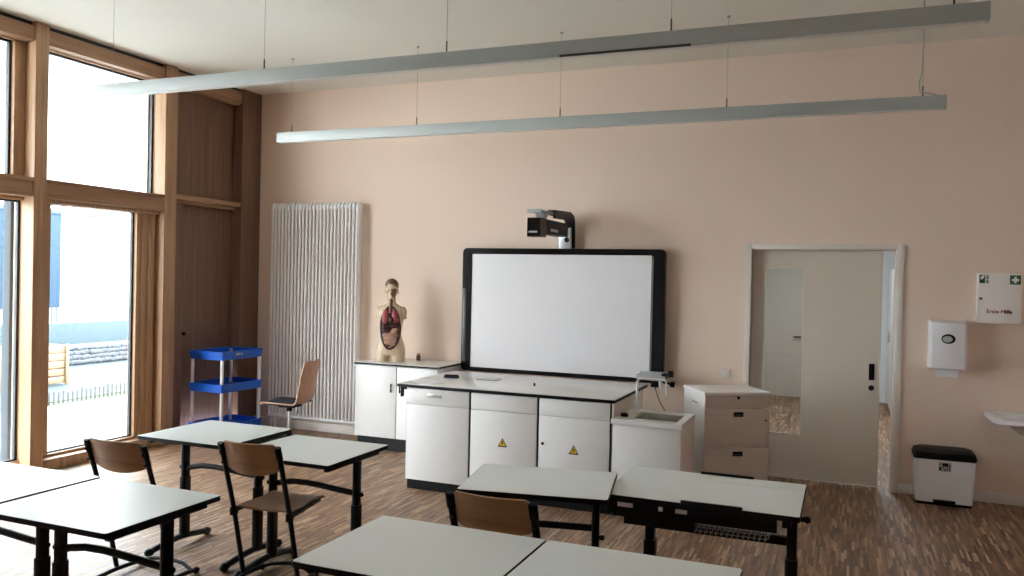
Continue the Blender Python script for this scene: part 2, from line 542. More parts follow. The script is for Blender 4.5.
def glazed(name, y0, y1, z0, z1, sl, sr, st, sb, gasket=0.022):
    """window between y0,y1,z0,z1 with frame members sl (at y0), sr (at y1), st, sb wide; glass in the middle"""
    root = struct(MB().box(-0.235, -0.225, y0, y1, z0, z0 + 0.01).build(name, M_wy))
    f = MB()
    X0, X1 = -0.225, -0.125
    if sl: f.box(X0, X1, y0, y0 + sl, z0, z1, bev=0.003)
    if sr: f.box(X0, X1, y1 - sr, y1, z0, z1, bev=0.003)
    if st: f.box(X0, X1 + 0.001, y0, y1, z1 - st, z1, bev=0.003)
    if sb: f.box(X0, X1 + 0.001, y0, y1, z0, z0 + sb, bev=0.003)
    if sl or sr or st or sb: f.build('window_frame', M_wz, root)
    a, b_, c, d = y0 + sl, y1 - sr, z0 + sb, z1 - st
    g = MB()
    g.box(-0.195, -0.165, a, a + gasket, c, d)
    g.box(-0.195, -0.165, b_ - gasket, b_, c, d)
    g.box(-0.195, -0.165, a, b_, c, c + gasket * 0.6)
    g.box(-0.195, -0.165, a, b_, d - gasket * 0.8, d)
    g.build('gasket', M_gasket, root)
    MB().box(-0.183, -0.178, a, b_, c, d).build('glass', M_glass, root)
    return root

bays = [(-2.79, -1.468), (-4.36, -2.915), (-5.80, -4.485)]
struct(MB().box(-0.24, -0.02, YB, -5.925, 0, 3.72).build('wall_left', M_wallside))  # unseen rear stretch closed instead of glazed, so daylight falls off to the right
for i, (a, b_) in enumerate(bays):
    tr = MB()
    tr.box(-0.22, -0.015, a, b_, 2.395, 2.545, bev=0.004)
    tr.box(-0.22, 0.012, a, b_, 2.53, 2.558, bev=0.003)
    struct(tr.build('trim_transom_%d' % (i + 1), M_wy))
    if i == 0:
        glazed('window_1', a, b_, 0.0, 2.395, 0.14, 0.225, 0.025, 0.125)
        # stepped inner sash on the right of the tall pane
        s = MB()
        s.box(-0.125, -0.108, b_ - 0.165, b_ - 0.06, 0.10, 2.355, bev=0.003)
        s.box(-0.108, -0.088, b_ - 0.10, b_ - 0.03, 0.10, 2.355, bev=0.003)
        s.box(-0.125, -0.03, a, b_, 0.0, 0.10, bev=0.004)
        s.box(-0.125, -0.06, a, b_, 2.355, 2.395, bev=0.004)
        struct(s.build('trim_sash', M_wz))
        glazed('window_2', a, b_, 2.55, 3.72, 0.0, 0.0, 0.012, 0.0)
    else:
        glazed('window_%d' % (2 * i + 1), a, b_, 0.0, 2.395, 0.10, 0.0 if i == 1 else 0.10, 0.03, 0.12)
        glazed('window_%d' % (2 * i + 2), a, b_, 2.55, 3.72, 0.10, 0.10, 0.012, 0.0)

# timber panelled bay beside the front wall
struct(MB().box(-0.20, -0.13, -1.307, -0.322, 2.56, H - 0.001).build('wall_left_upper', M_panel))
pr = MB()
pr.box(-0.20, -0.10, -1.307, -0.322, 2.50, 2.535, bev=0.003)
pr.box(-0.20, -0.015, -1.307, -0.322, 2.535, 2.585, bev=0.004)
struct(pr.build('trim_rail', M_wy))
struct(MB().box(-0.20, -0.04, -1.307, -0.322, 3.70, 3.86, bev=0.004).build('trim_panel_head', M_wy))
pd = MB()
pd.box(-0.20, -0.02, -1.307, -1.185, 0.0, 2.50, bev=0.002)
pd.box(-0.20, -0.10, -0.335, -0.322, 0.0, 2.50, bev=0.002)
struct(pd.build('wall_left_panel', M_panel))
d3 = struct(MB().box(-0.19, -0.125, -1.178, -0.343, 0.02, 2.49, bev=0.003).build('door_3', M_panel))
hn = MB()
hn.cyl((-0.125, -1.09, 1.12), (-0.085, -1.09, 1.12), 0.010)
hn.sph((-0.08, -1.09, 1.12), 0.020, seg=14)
hn.build('door_knob', M_black, d3)
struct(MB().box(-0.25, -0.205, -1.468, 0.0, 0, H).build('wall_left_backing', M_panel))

# ------- outside
GZ = -0.10
struct(MB().box(-3.6, -0.26, -14, 14, GZ - 0.1, GZ).build('terrace_ground', M_pave))
struct(MB().box(-4.1, -3.6, -14, 14, GZ - 0.1, GZ - 0.005).build('lawn_strip', M_grass))
struct(MB().box(-9.0, -4.1, -14, 16, GZ - 0.1, GZ - 0.01).build('gravel_court', M_teal))
struct(MB().box(-40, -9.0, -30, 50, GZ - 0.1, GZ - 0.02).build('courtyard_ground', M_pave))
struct(MB().box(-2.55, -0.26, -12, 3.0, 4.0, 4.22, bev=0.01).build('roof_eave', M_extwhite))
fn = thing('picket_fence', 'low picket edging along the grass strip outside the window', 'fence', (-3.68, 0, GZ))
fp = MB()
for k in range(70):
    y = -2.0 + k * 0.075
    hgt = 0.15 + 0.05 * random.random()
    fp.box(-0.006, 0.006, y, y + 0.022, 0, hgt, mi=0)
o = fp.build('pickets', M_picket, fn)
MB().box(-0.012, -0.004, -2.0, 3.25, 0.03, 0.045).build('rail', M_picket, fn)
tb = thing('timber_planter', 'slatted timber planter box outside on the gravel', 'planter', (-5.35, 1.25, GZ))
for z in range(5):
    MB().box(-0.02, 0.02, -0.62, 0.58, 0.03 + z * 0.125, 0.135 + z * 0.125, bev=0.004).build('slat', M_timber, tb)
pl = MB()
pl.box(-0.62, -0.58, -0.62, 0.58, 0.03, 0.64); pl.box(-0.60, 0.0, -0.62, -0.58, 0.03, 0.64); pl.box(-0.60, 0.0, 0.54, 0.58, 0.03, 0.64)
pl.build('side_panel', M_timber, tb)
for a, b_ in ((0.03, -0.60), (0.03, 0.53), (0.03, 0.0)):
    MB().box(0.02, 0.05, b_, b_ + 0.05, 0, 0.66, bev=0.003).build('post', M_timber, tb)
gw = MB()
random.seed(3)
gw.box(-7.95, -7.6, -4, 10.0, GZ - 0.01, 0.27)
for yy in range(150):
    for zz in range(4):
        r = 0.045 + random.random() * 0.02
        gw.sph((-7.59, 2.2 + yy * 0.05 + random.random() * 0.02, GZ + 0.05 + zz * 0.09 + random.random() * 0.02), r, r * 1.2, r, seg=6)
tag(gw.build('gabion_wall', M_stone), 'low grey stone wall across the courtyard outside', 'wall')
tag(MB().box(-11.6, -11.2, -4, 22, GZ - 0.02, 0.46, bev=0.02).build('courtyard_kerb', M_teal), 'long pale blue low wall before the white building outside', 'wall')
fb = thing('white_building', 'large white rendered building across the courtyard outside', 'building', (-14.0, 8.0, GZ))
MB().box(-6.0, 0.0, -24.0, 22.0, 0.0, 8.5).build('wall', M_extwhite, fb)
wn = MB().box(0.0, 0.05, -1.3, 0.66, 0.80, 3.42, bev=0.01).build('window', M_extblue, fb)
MB().box(0.0, 0.08, -1.36, 0.72, 3.42, 3.52).build('lintel', M_facade, fb)
bl = MB()
for k in range(14):
    bl.box(0.06, 0.09, -1.3 + k * 0.15, -1.26 + k * 0.15, 0.30, 0.80)
bl.build('balustrade', M_facade, fb)
MB().box(0.0, 0.06, 1.55, 3.6, 3.40, 3.47).build('ledge', M_facade, fb)
MB().box(0.0, 0.012, 1.47, 1.50, 0.4, 3.4).build('downpipe', M_pave, fb)
PY = -2.46
fc = thing('grey_facade_pier', 'blue grey facade pier close outside the leftmost pane', 'column', (-0.80, PY, GZ))
MB().box(-0.05, 0.05, -0.11, 0.0, 0.0, 4.09, bev=0.004).build('shaft', M_facade, fc)
MB().box(-0.07, 0.07, -0.15, 0.02, 0.0, 0.03, bev=0.004).build('base', M_picket, fc)

# ================================================================== RADIATOR
RX0, RX1, RZ0, RZ1 = 0.262, 1.448, 0.115, 2.59
rd = thing('radiator', 'tall white column radiator on the front wall beside the timber post', 'radiator', (0, 0, 0))
n = 25
rt = MB()
for k in range(n):
    x = RX0 + 0.02 + (RX1 - RX0 - 0.04) * k / (n - 1)
    rt.tube([(x, -0.125, RZ0 + 0.05), (x, -0.125, RZ1 - 0.03)], 0.0125, 12)
    rt.tube([(x, -0.065, RZ0 + 0.05), (x, -0.065, RZ1 - 0.03)], 0.009, 8)
    rt.tube([(x, -0.065, RZ1 - 0.06), (x, -0.07, RZ1 - 0.02), (x, -0.095, RZ1), (x, -0.12, RZ1 - 0.02), (x, -0.125, RZ1 - 0.06)], 0.0125, 10)
rt.build('tubes', M_rad, rd)
for z in (RZ0 + 0.035, RZ1 - 0.045):
    MB().tube([(RX0, -0.095, z), (RX1, -0.095, z)], 0.026, 14).build('header', M_rad, rd)
sp_ = MB()
sp_.box(RX1 + 0.001, RX1 + 0.004, -0.13, -0.06, RZ0 + 0.02, RZ1 - 0.02, bev=0.001)
sp_.build('end_plate', M_rad, rd)
for x in (0.45, 1.25):
    for z in (0.35, 2.35):
        MB().box(x - 0.02, x + 0.02, -0.055, -0.001, z - 0.02, z + 0.02).build('bracket', M_rad, rd)
for x in (RX0 + 0.03, RX0 + 0.09):
    MB().tube([(x, -0.095, RZ0), (x, -0.095, 0.0)], 0.010).build('pipe', M_rad, rd)
struct(MB().box(0.0, 1.73, -0.05, -0.0145, 0.0, 0.10, bev=0.004).build('baseboard_pipes', M_frame))

# ================================================================== STORAGE CABINET (two doors)
sc_ = thing('storage_cabinet', 'low white two-door cabinet under the anatomical torso', 'cabinet', (0, 0, 0))
CXA, CXB = 1.745, 2.713
MB().box(CXA + 0.005, CXB - 0.012, -0.575, -0.03, 0.125, 0.865, bev=0.002).build('body', M_white, sc_)
MB().box(CXA + 0.02, CXB - 0.03, -0.56, -0.05, 0.0, 0.13).build('plinth', M_black, sc_)
t = MB()
t.box(CXA - 0.012, CXB + 0.006, -0.61, -0.02, 0.866, 0.889, mi=1, bev=0.002)
t.box(CXA - 0.011, CXB + 0.005, -0.609, -0.02, 0.8892, 0.8915, mi=0)
t.build('worktop', [M_bench, M_black], sc_)
MB().box(2.19, 2.28, -0.5765, -0.5752, 0.13, 0.86).build('seam_profile', M_black, sc_)
xm = 2.235
for k, (a, b_) in enumerate(((CXA + 0.004, xm - 0.006), (xm + 0.006, CXB - 0.014))):
    dr = MB().box(a, b_, -0.597, -0.577, 0.13, 0.86, bev=0.002).build('door', M_white, sc_)
    hx = (b_ - 0.045) if k == 0 else (a + 0.045)
    h = MB()
    h.box(hx - 0.008, hx + 0.008, -0.622, -0.612, 0.60, 0.69, bev=0.003)
    h.cyl((hx, -0.597, 0.615), (hx, -0.613, 0.615), 0.005); h.cyl((hx, -0.597, 0.675), (hx, -0.613, 0.675), 0.005)
    h.build('handle', M_black, dr)
for hz in (0.80, 0.17):
    MB().cyl((CXA - 0.006, -0.585, hz), (CXA - 0.006, -0.585, hz + 0.04), 0.012).build('hinge', M_steel, sc_)

# little bottle
bt = thing('small_bottle', 'small brown bottle with a pale lid right of the torso', 'bottle', (2.245, -0.16, 0.8917))
MB().lathe([(0.022, 0), (0.024, 0.005), (0.024, 0.05), (0.018, 0.058)]).build('body', M_brass, bt)
MB().lathe([(0.019, 0.058), (0.019, 0.075), (0.016, 0.078)]).build('cap', M_plylight, bt)

# ================================================================== ANATOMICAL TORSO
def build_torso():
    root = thing('anatomical_torso', 'anatomical torso model with open chest and red organs on the white cabinet', 'torso model', (2.045, -0.40, 0.8918), math.radians(24))
    root.scale = (1.0, 1.0, 1.02)
    def ring(z, rx, ry, cx=0, cy=0, n=24, p=2.3):
        out = []
        for k in range(n):
            a = 2 * PI * k / n
            c, s = math.cos(a), math.sin(a)
            out.append((cx + rx * math.copysign(abs(c) ** (2 / p), c), cy + ry * math.copysign(abs(s) ** (2 / p), s), z))
        return out
    prof = [(0.075, 0.153, 0.080), (0.12, 0.154, 0.086), (0.17, 0.142, 0.083), (0.23, 0.122, 0.076), (0.28, 0.108, 0.074),
            (0.34, 0.114, 0.080), (0.41, 0.126, 0.088), (0.47, 0.135, 0.090), (0.52, 0.138, 0.082), (0.555, 0.125, 0.066), (0.58, 0.080, 0.05), (0.60, 0.048, 0.044)]
    b = MB()
    b.loft([ring(z, rx, ry) for z, rx, ry in prof])
    for s in (-1, 1):
        b.loft([ring(z, rx, ry, s * 0.078, 0.0, p=2.1) for z, rx, ry in ((0.0, 0.071, 0.070), (0.05, 0.073, 0.076), (0.10, 0.069, 0.078), (0.15, 0.060, 0.070))])
        b.sph((s * 0.122, 0.0, 0.505), 0.040, 0.047, 0.062, seg=18)
        b.cyl((s * 0.124, 0.0, 0.50), (s * 0.132, 0.0, 0.435), 0.034, 18, r2=0.030)
    # neck and head
    b.loft([ring(z, r, r, 0, cy, p=2) for z, r, cy in ((0.56, 0.056, 0.005), (0.60, 0.046, 0.0), (0.64, 0.045, -0.004), (0.68, 0.045, -0.008))])
    b.sph((0, 0.0, 0.765), 0.066, 0.080, 0.078, seg=24)      # skull
    b.sph((0, -0.026, 0.700), 0.050, 0.052, 0.060, seg=20)   # face
    b.sph((0, -0.055, 0.655), 0.024, 0.020, 0.018, seg=14)   # chin
    b.sph((0, -0.080, 0.715), 0.010, 0.016, 0.020, seg=12)   # nose
    for s in (-1, 1):
        b.sph((s * 0.065, 0.006, 0.720), 0.009, 0.016, 0.026, seg=12)   # ear
        b.sph((s * 0.022, -0.070, 0.752), 0.018, 0.010, 0.007, seg=12)  # brow
        b.sph((s * 0.028, -0.063, 0.715), 0.018, 0.014, 0.016, seg=12)  # cheek
    b.sph((0, -0.076, 0.680), 0.018, 0.008, 0.007, seg=12)   # lips
    body = b.build('body', M_skin, root)
    rm = body.modifiers.new('remesh', 'REMESH'); rm.mode = 'VOXEL'; rm.voxel_size = 0.006; rm.use_smooth_shade = True
    sm = body.modifiers.new('smooth', 'SMOOTH'); sm.factor = 0.5; sm.iterations = 4
    # surface depth of the front at height z
    def fy(x, z):
        for (z0, a0, b0), (z1, a1, b1) in zip(prof, prof[1:]):
            if z0 <= z <= z1:
                t = (z - z0) / (z1 - z0)
                rx, ry = a0 + (a1 - a0) * t, b0 + (b1 - b0) * t
                u = min(0.97, abs(x) / rx)
                return -ry * (1 - u ** 2.3) ** (1 / 2.3)
        return -0.05
    # rim of the opened front
    pts = []
    for k in range(40):
        a = 2 * PI * k / 40
        x = 0.100 * math.cos(a) * (1.0 - 0.04 * max(0, math.sin(a)))
        z = 0.348 + 0.212 * math.sin(a)
        pts.append((x, fy(x, z) - 0.001, z))
    MB().tube(pts, 0.0115, 8, closed=True).build('cavity_rim', M_rim, root)
    # dark cavity backing following the front
    def patch(x0, x1, z0, z1, off, test, nx=18, nz=24):
        m = MB()
        V = {}
        for i in range(nx + 1):
            for j in range(nz + 1):
                x = x0 + (x1 - x0) * i / nx; z = z0 + (z1 - z0) * j / nz
                if test(x, z):
                    V[i, j] = (m.bm.verts.new((x, fy(x, z) - off, z)), m.bm.verts.new((x, fy(x, z) + 0.004, z)))
        for i in range(nx):
            for j in range(nz):
                q = [(i, j), (i + 1, j), (i + 1, j + 1), (i, j + 1)]
                if all(c in V for c in q):
                    m.bm.faces.new([V[c][0] for c in q]); m.bm.faces.new([V[c][1] for c in q][::-1])
        return m
    patch(-0.1, 0.1, 0.14, 0.554, 0.003, lambda x, z: (x / 0.095) ** 2 + ((z - 0.348) / 0.207) ** 2 <= 1.02).build('cavity', M_rim, root)
    for s in (-1, 1):
        l = MB()
        l.sph((s * 0.046, fy(s * 0.046, 0.47) + 0.006, 0.468), 0.040, 0.024, 0.072, seg=18)
        l.sph((s * 0.052, fy(s * 0.052, 0.43) + 0.006, 0.43), 0.034, 0.022, 0.040, seg=18)
        l.build('lung', M_lung, root)
    MB().sph((0.012, fy(0, 0.43) - 0.006, 0.430), 0.024, 0.018, 0.034, seg=16).build('heart', M_liver, root)
    MB().tube([(0, fy(0, 0.5) - 0.004, 0.50), (0, -0.068, 0.555), (0, -0.052, 0.60), (0, -0.048, 0.645)], 0.017, 10).build('windpipe', M_muscle, root)
    l = MB()
    l.sph((-0.035, fy(-0.03, 0.345) + 0.002, 0.350), 0.056, 0.024, 0.042, seg=18)
    l.sph((0.030, fy(0.03, 0.365) + 0.002, 0.368), 0.050, 0.022, 0.025, seg=18)
    l.build('liver', M_liver, root)
    MB().sph((0.042, fy(0.04, 0.325) - 0.001, 0.322), 0.040, 0.020, 0.026, seg=18, mtx=Matrix.Rotation(math.radians(-35), 4, 'Y')).build('stomach', M_gut, root)
    g = MB()
    path = []
    for k in range(90):
        t = k / 89
        z = 0.30 - 0.125 * t
        wdt = 0.066 * math.sqrt(max(0.05, 1 - ((z - 0.27) / 0.125) ** 2))
        x = wdt * math.sin(t * PI * 9)
        path.append((x, fy(x, z) - 0.002, z))
    g.tube(path, 0.013, 8)
    g.build('intestine', M_gut, root)
    # hair cap and opened face half
    h = MB()
    h.sph((0, 0.006, 0.778), 0.071, 0.082, 0.073, seg=24)
    bmesh.ops.delete(h.bm, geom=[v for v in h.bm.verts if v.co.z < 0.762 + (v.co.y) * 0.1 - (0.05 if v.co.x > 0 else 0)], context='VERTS')
    h.build('scalp', M_hair, root)
    h = MB()
    h.sph((0.010, -0.034, 0.712), 0.048, 0.054, 0.062, seg=20)
    h.sph((0.018, -0.068, 0.725), 0.022, 0.020, 0.026, seg=14)
    bmesh.ops.delete(h.bm, geom=[v for v in h.bm.verts if v.co.x < -0.016], context='VERTS')
    h.build('open_face', M_muscle, root)
    h = MB()
    h.sph((-0.024, -0.074, 0.735), 0.008, 0.005, 0.005, seg=10)
    h.build('eye', M_black, root)
    return root
build_torso()

# ================================================================== DEMONSTRATION BENCH
BY0, BY1 = -1.83, -0.74
ZT = 0.884
def triangle_sign(parent, cx, cz, y, s=0.072):
    o = MB()
    hgt = s * 0.88
    T = lambda k: [(cx - s / 2 * k, cz - hgt / 2 * k), (cx + s / 2 * k, cz - hgt / 2 * k), (cx, cz + hgt / 2 * k)]
    def R(k, dz=0):
        # rounded triangle
        out = []
        c = T(k)
        for i in range(3):
            p0, p1, p2 = Vector(c[i - 1]), Vector(c[i]), Vector(c[(i + 1) % 3])
            for q in (0.12, 0.05):
                pass
            a = p1 + (p0 - p1) * 0.09; b2 = p1 + (p2 - p1) * 0.09; m_ = (a + b2) / 2 * 0.5 + p1 * 0.5
            out += [tuple(a), tuple(m_), tuple(b2)]
        return [(u, v + dz) for u, v in out]
    o.prism(R(1.15), y - 0.0015, y - 0.0002, 'XZ', 0)
    o.prism(R(0.86, -0.001), y - 0.0022, y - 0.0012, 'XZ', 1)
    z = cz - 0.006
    bolt = [(-0.001, 0.017), (0.006, 0.017), (0.003, 0.004), (0.009, 0.004), (-0.003, -0.016), (0.0, -0.002), (-0.007, -0.002)]
    o.prism([(cx + a * s / 0.07, z + b2 * s / 0.07) for a, b2 in bolt], y - 0.003, y - 0.002, 'XZ', 0)
    return o.build('warning_sign', [M_black, M_yellow], parent)

def bench_cab(name, label, x0, x1, drawer_handle=False, warn=None, lock=None, handle=False):
    r = thing(name, label, 'cabinet', (0, 0, 0))
    MB().box(x0 + 0.001, x1 - 0.001, BY0 + 0.022, BY1 - 0.03, 0.085, 0.856, bev=0.001).build('body', M_white, r)
    MB().box(x0 + 0.001, x1 - 0.001, BY0 + 0.045, BY1 - 0.05, 0.0, 0.085).build('plinth', M_black, r)
    MB().box(x0 - 0.002, x1 + 0.002, BY0 + 0.0165, BY0 + 0.0215, 0.09, 0.855).build('seam_profile', M_black, r)
    g = 0.0075
    d = MB().box(x0 + g, x1 - g, BY0, BY0 + 0.016, 0.7205, 0.853, bev=0.002).build('drawer', M_white, r)
    if drawer_handle:
        h = MB(); cx = x0 + 0.27
        h.box(cx - 0.068, cx + 0.068, BY0 - 0.004, BY0, 0.783, 0.813, bev=0.0015, mi=0)
        h.box(cx - 0.062, cx + 0.062, BY0 - 0.006, BY0 - 0.003, 0.787, 0.806, mi=1)
        h.build('handle', [M_steel, M_tray], d)
    q = MB().box(x0 + g, x1 - g, BY0, BY0 + 0.016, 0.09, 0.7175, bev=0.002).build('door', M_white, r)
    if warn: triangle_sign(q, warn[0], warn[1], BY0)
    if lock:
        MB().cyl((lock[0], BY0, lock[1]), (lock[0], BY0 - 0.006, lock[1]), 0.012, 16).build('lock', M_black, q)
    return r
c1 = bench_cab('bench_cabinet', 'leftmost white bench cabinet with the steel drawer handle', 3.045, 3.632, drawer_handle=True)
c2 = bench_cab('bench_cabinet', 'middle white bench cabinet with yellow warning triangle and no lock', 3.638, 4.222, warn=(3.93, 0.475))
c3 = bench_cab('bench_cabinet', 'white bench cabinet with yellow warning triangle and small black lock, beside the sink', 4.228, 4.812, warn=(4.525, 0.475), lock=(4.27, 0.50))
for o in (c1, c2, c3): o['group'] = 'white cabinets under the demonstration worktop'
wt = thing('bench_worktop', 'long white worktop with black edge on the demonstration bench', 'worktop', (0, 0, 0))
t = MB()
t.box(2.962, 4.845, BY0 - 0.012, BY1, 0.857, 0.881, bev=0.003)
t.build('edge', M_black, wt)
MB().box(2.965, 4.842, BY0 - 0.009, BY1 - 0.003, 0.8812, ZT, bev=0.0008).build('surface', M_bench, wt)
bo = MB()
bo.box(2.985, 3.0, BY0 + 0.01, BY0 + 0.05, 0.77, 0.857, bev=0.002); bo.box(2.985, 3.044, BY0 + 0.01, BY0 + 0.05, 0.835, 0.857, bev=0.002)
bo.build('hook', M_black, wt)
sk = MB()
sk.box(4.28, 4.284, BY1 - 0.40, BY1 - 0.30, ZT, ZT + 0.0006)
# things on the worktop
def flat(name, label, cat, x, y, sx_, sy_, th, m, rz=0.0, group=None, z=ZT):
    o = MB().box(-sx_ / 2, sx_ / 2, -sy_ / 2, sy_ / 2, 0, th, bev=min(th * 0.3, 0.002)).build(name, m)
    o.location = (x, y, z + 0.0004); o.rotation_euler = (0, 0, rz)
    tag(o, label, cat, group)
    return o
sk.bm.free()
er = thing('board_eraser', 'small black board eraser near the left end of the worktop', 'eraser', (3.19, -1.27, ZT + 0.0004), 0.15)
MB().box(-0.065, 0.065, -0.025, 0.025, 0, 0.016, bev=0.003).build('felt', M_cloth, er)
MB().box(-0.06, 0.06, -0.022, 0.022, 0.016, 0.03, bev=0.004).build('grip', M_black, er)
flat('grey_folder', 'flat grey folder lying right of the board eraser', 'folder', 3.52, -1.20, 0.20, 0.14, 0.008, M_tray, 0.1)
flat('paper_sheet', 'white paper sheet near the front left corner of the worktop', 'paper', 3.13, -1.62, 0.21, 0.297, 0.001, M_paper, 0.9)
mk = thing('marker_cap', 'small black cap standing in the middle of the worktop', 'cap', (4.03, -1.40, ZT + 0.0004))
MB().lathe([(0.008, 0), (0.0085, 0.022), (0.006, 0.026)]).build('cap', M_black, mk)
MB().lathe([(0.003, 0.026), (0.003, 0.032)]).build('tip', M_tray, mk)
for k in range(4):
    x = 3.35 + k * 0.38
    MB().box(x, x + 0.05, BY0 + 0.05, BY0 + 0.062, ZT, ZT + 0.001).build('socket_slot', M_tray, wt)

# sink unit
SX0, SX1, SZ = 4.822, 5.355, 0.745
SY0, SY1 = -1.858, -1.30
sn = thing('sink_cabinet', 'white sink cabinet with shallow basin at the right end of the bench', 'sink cabinet', (0, 0, 0))
bd = MB()
bd.box(SX0 + 0.004, SX1 - 0.012, BY0 + 0.02, SY1 - 0.02, 0.085, 0.66, bev=0.002)
bd.build('body', M_white, sn)
MB().box(SX0 + 0.004, SX1 - 0.03, BY0 + 0.045, SY1 - 0.04, 0.0, 0.085).build('plinth', M_black, sn)
MB().box(SX0 + 0.006, SX1 - 0.014, BY0, BY0 + 0.018, 0.09, 0.705, bev=0.002).build('door', M_white, sn)
MB().box(SX1 - 0.012, SX1 - 0.002, BY0 + 0.002, SY1 - 0.02, 0.02, 0.705, bev=0.001).build('side_panel', M_drawer, sn)
# rim with basin hole
ct = MB()
bx0, bx1, by0, by1 = 4.965, 5.30, -1.76, -1.42
for a in ((SX0, bx0, SY0, SY1), (bx1, SX1, SY0, SY1), (bx0, bx1, SY0, by0), (bx0, bx1, by1, SY1)):
    ct.box(a[0], a[1], a[2], a[3], 0.708, SZ)
ct.build('sink_top', M_bench, sn)
bs = MB()
bs.box(bx0, bx1, by0, by1, 0.60, 0.606)
bs.box(bx0, bx0 + 0.004, by0, by1, 0.60, 0.74); bs.box(bx1 - 0.004, bx1, by0, by1, 0.60, 0.74)
bs.box(bx0, bx1, by0, by0 + 0.004, 0.60, 0.74); bs.box(bx0, bx1, by1 - 0.004, by1, 0.60, 0.74)
bs.cyl((5.13, -1.59, 0.606), (5.13, -1.59, 0.609), 0.03, 16)
bs.build('basin', mat('basin_grey_green', (0.40, 0.42, 0.36, 1), 0.3), sn)
MB().box(SX0 + 0.002, SX0 + 0.016, BY0 + 0.0, SY1, SZ, 0.856, bev=0.001).build('upstand', M_drawer, sn)
pg = MB(); pg.lathe([(0.028, 0), (0.030, 0.01), (0.024, 0.025), (0.012, 0.028)], (4.885, -1.70, SZ)); pg.build('sink_plug', M_black, sn)
tp = MB()
tx_, ty_ = 4.925, -1.47
tp.lathe([(0.026, 0), (0.024, 0.012), (0.014, 0.02), (0.013, 0.03)], (tx_, ty_, SZ))
tp.tube([(tx_, ty_, SZ), (tx_, ty_, 0.99), (tx_ + 0.01, ty_, 1.008), (tx_ + 0.03, ty_, 1.015), (tx_ + 0.20, ty_ + 0.01, 1.015), (tx_ + 0.225, ty_ + 0.01, 1.008), (tx_ + 0.232, ty_ + 0.01, 0.985), (tx_ + 0.232, ty_ + 0.01, 0.93)], 0.0105, 12)
tap = tp.build('tap', M_alu, sn)
k_ = MB()
k_.cyl((tx_ + 0.232, ty_ + 0.01, 0.93), (tx_ + 0.232, ty_ + 0.01, 0.895), 0.011, 12, r2=0.006)
k_.build('nozzle', M_plastic, tap)
k_ = MB()
k_.cyl((tx_ + 0.20, ty_ + 0.012, 1.0), (tx_ + 0.27, ty_ + 0.012, 0.985), 0.010, 12)
k_.cyl((tx_ + 0.262, ty_ + 0.012, 0.986), (tx_ + 0.292, ty_ + 0.012, 0.982), 0.022, 16)
k_.build('valve_knob', M_black, tap)

# ================================================================== WHITEBOARD
WX0, WX1, WZ0, WZ1 = 2.724, 4.848, 0.818, 2.093
wb = thing('interactive_whiteboard', 'wide white board with glossy black frame on the front wall', 'whiteboard', (0, 0, 0))
YF = -0.125
def rrect(x0, x1, z0, z1, r, n=6):
    out = []
    for cx, cz, a0 in ((x1 - r, z1 - r, 0), (x0 + r, z1 - r, PI / 2), (x0 + r, z0 + r, PI), (x1 - r, z0 + r, 1.5 * PI)):
        for k in range(n + 1):
            a = a0 + PI / 2 * k / n
            out.append((cx + r * math.cos(a), cz + r * math.sin(a)))
    return out
fr = MB()
O_ = rrect(WX0, WX1, WZ0, WZ1, 0.045)
O2 = rrect(WX0 + 0.008, WX1 - 0.008, WZ0 + 0.008, WZ1 - 0.008, 0.040)
ix0, ix1, iz0, iz1 = WX0 + 0.108, WX1 - 0.130, WZ0 + 0.042, WZ1 - 0.060
I_ = rrect(ix0, ix1, iz0, iz1, 0.006)
n_ = len(O_)
ringp = [[(x, YF + 0.075, z) for x, z in O_], [(x, YF + 0.008, z) for x, z in O_], [(x, YF, z) for x, z in O2], [(x, YF + 0.002, z) for x, z in I_], [(x, YF + 0.02, z) for x, z in I_]]
fr.loft(ringp, caps=False)
fr.box(WX0 + 0.03, WX1 - 0.03, YF + 0.04, YF + 0.075, WZ0 + 0.03, WZ1 - 0.03)
fr.build('frame', M_gloss, wb)
MB().box(ix0 - 0.005, ix1 + 0.005, YF + 0.008, YF + 0.03, iz0 - 0.005, iz1 + 0.005).build('writing_surface', M_board, wb)
g_ = MB(); g_.box(WX0 + 0.012, WX0 + 0.050, YF - 0.002, YF + 0.001, WZ0 + 0.10, WZ1 - 0.42, bev=0.0008)
g_.build('frame_reflection', mat('dark_grey_strip', (0.05, 0.055, 0.075, 1), 0.3), wb)  # greyish reflection on the gloss frame, painted as a strip
g_ = MB(); g_.box(WX1 - 0.125, WX1 - 0.112, YF - 0.004, YF + 0.001, WZ0 + 0.05, WZ1 - 0.07)
g_.build('inner_strip', mat('grey_strip', (0.16, 0.16, 0.17, 1), 0.4), wb)
br = MB()
br.box(3.2, 3.3, YF + 0.076, -0.001, 0.95, 1.95)
br.build('wall_bracket', M_silver, wb)
MB().box(4.3, 4.4, YF + 0.076, -0.001, 0.95, 1.95).build('wall_bracket', M_silver, wb)
pt = thing('pen_tray', 'grey pen tray at the lower right corner of the whiteboard', 'tray', (0, 0, 0))
p_ = MB()
p_.box(4.63, 4.91, -0.30, -0.127, 0.875, 0.885, bev=0.002); p_.box(4.63, 4.91, -0.305, -0.295, 0.875, 0.91, bev=0.002)
p_.box(4.63, 4.64, -0.30, -0.127, 0.875, 0.91, bev=0.002); p_.box(4.63, 4.91, -0.135, -0.127, 0.875, 0.93, bev=0.002)
p_.build('tray', M_tray, pt)
p_ = MB()
p_.box(4.77, 4.84, -0.28, -0.20, 0.80, 0.874, bev=0.006)
p_.build('holder', M_black, pt)
for (x, z) in ((4.88, 0.90), (4.94, 0.925)):
    k_ = MB(); k_.cyl((x - 0.02, -0.21, z), (x + 0.025, -0.21, z), 0.030, 18); k_.build('knob', M_black, pt)
p_ = MB()
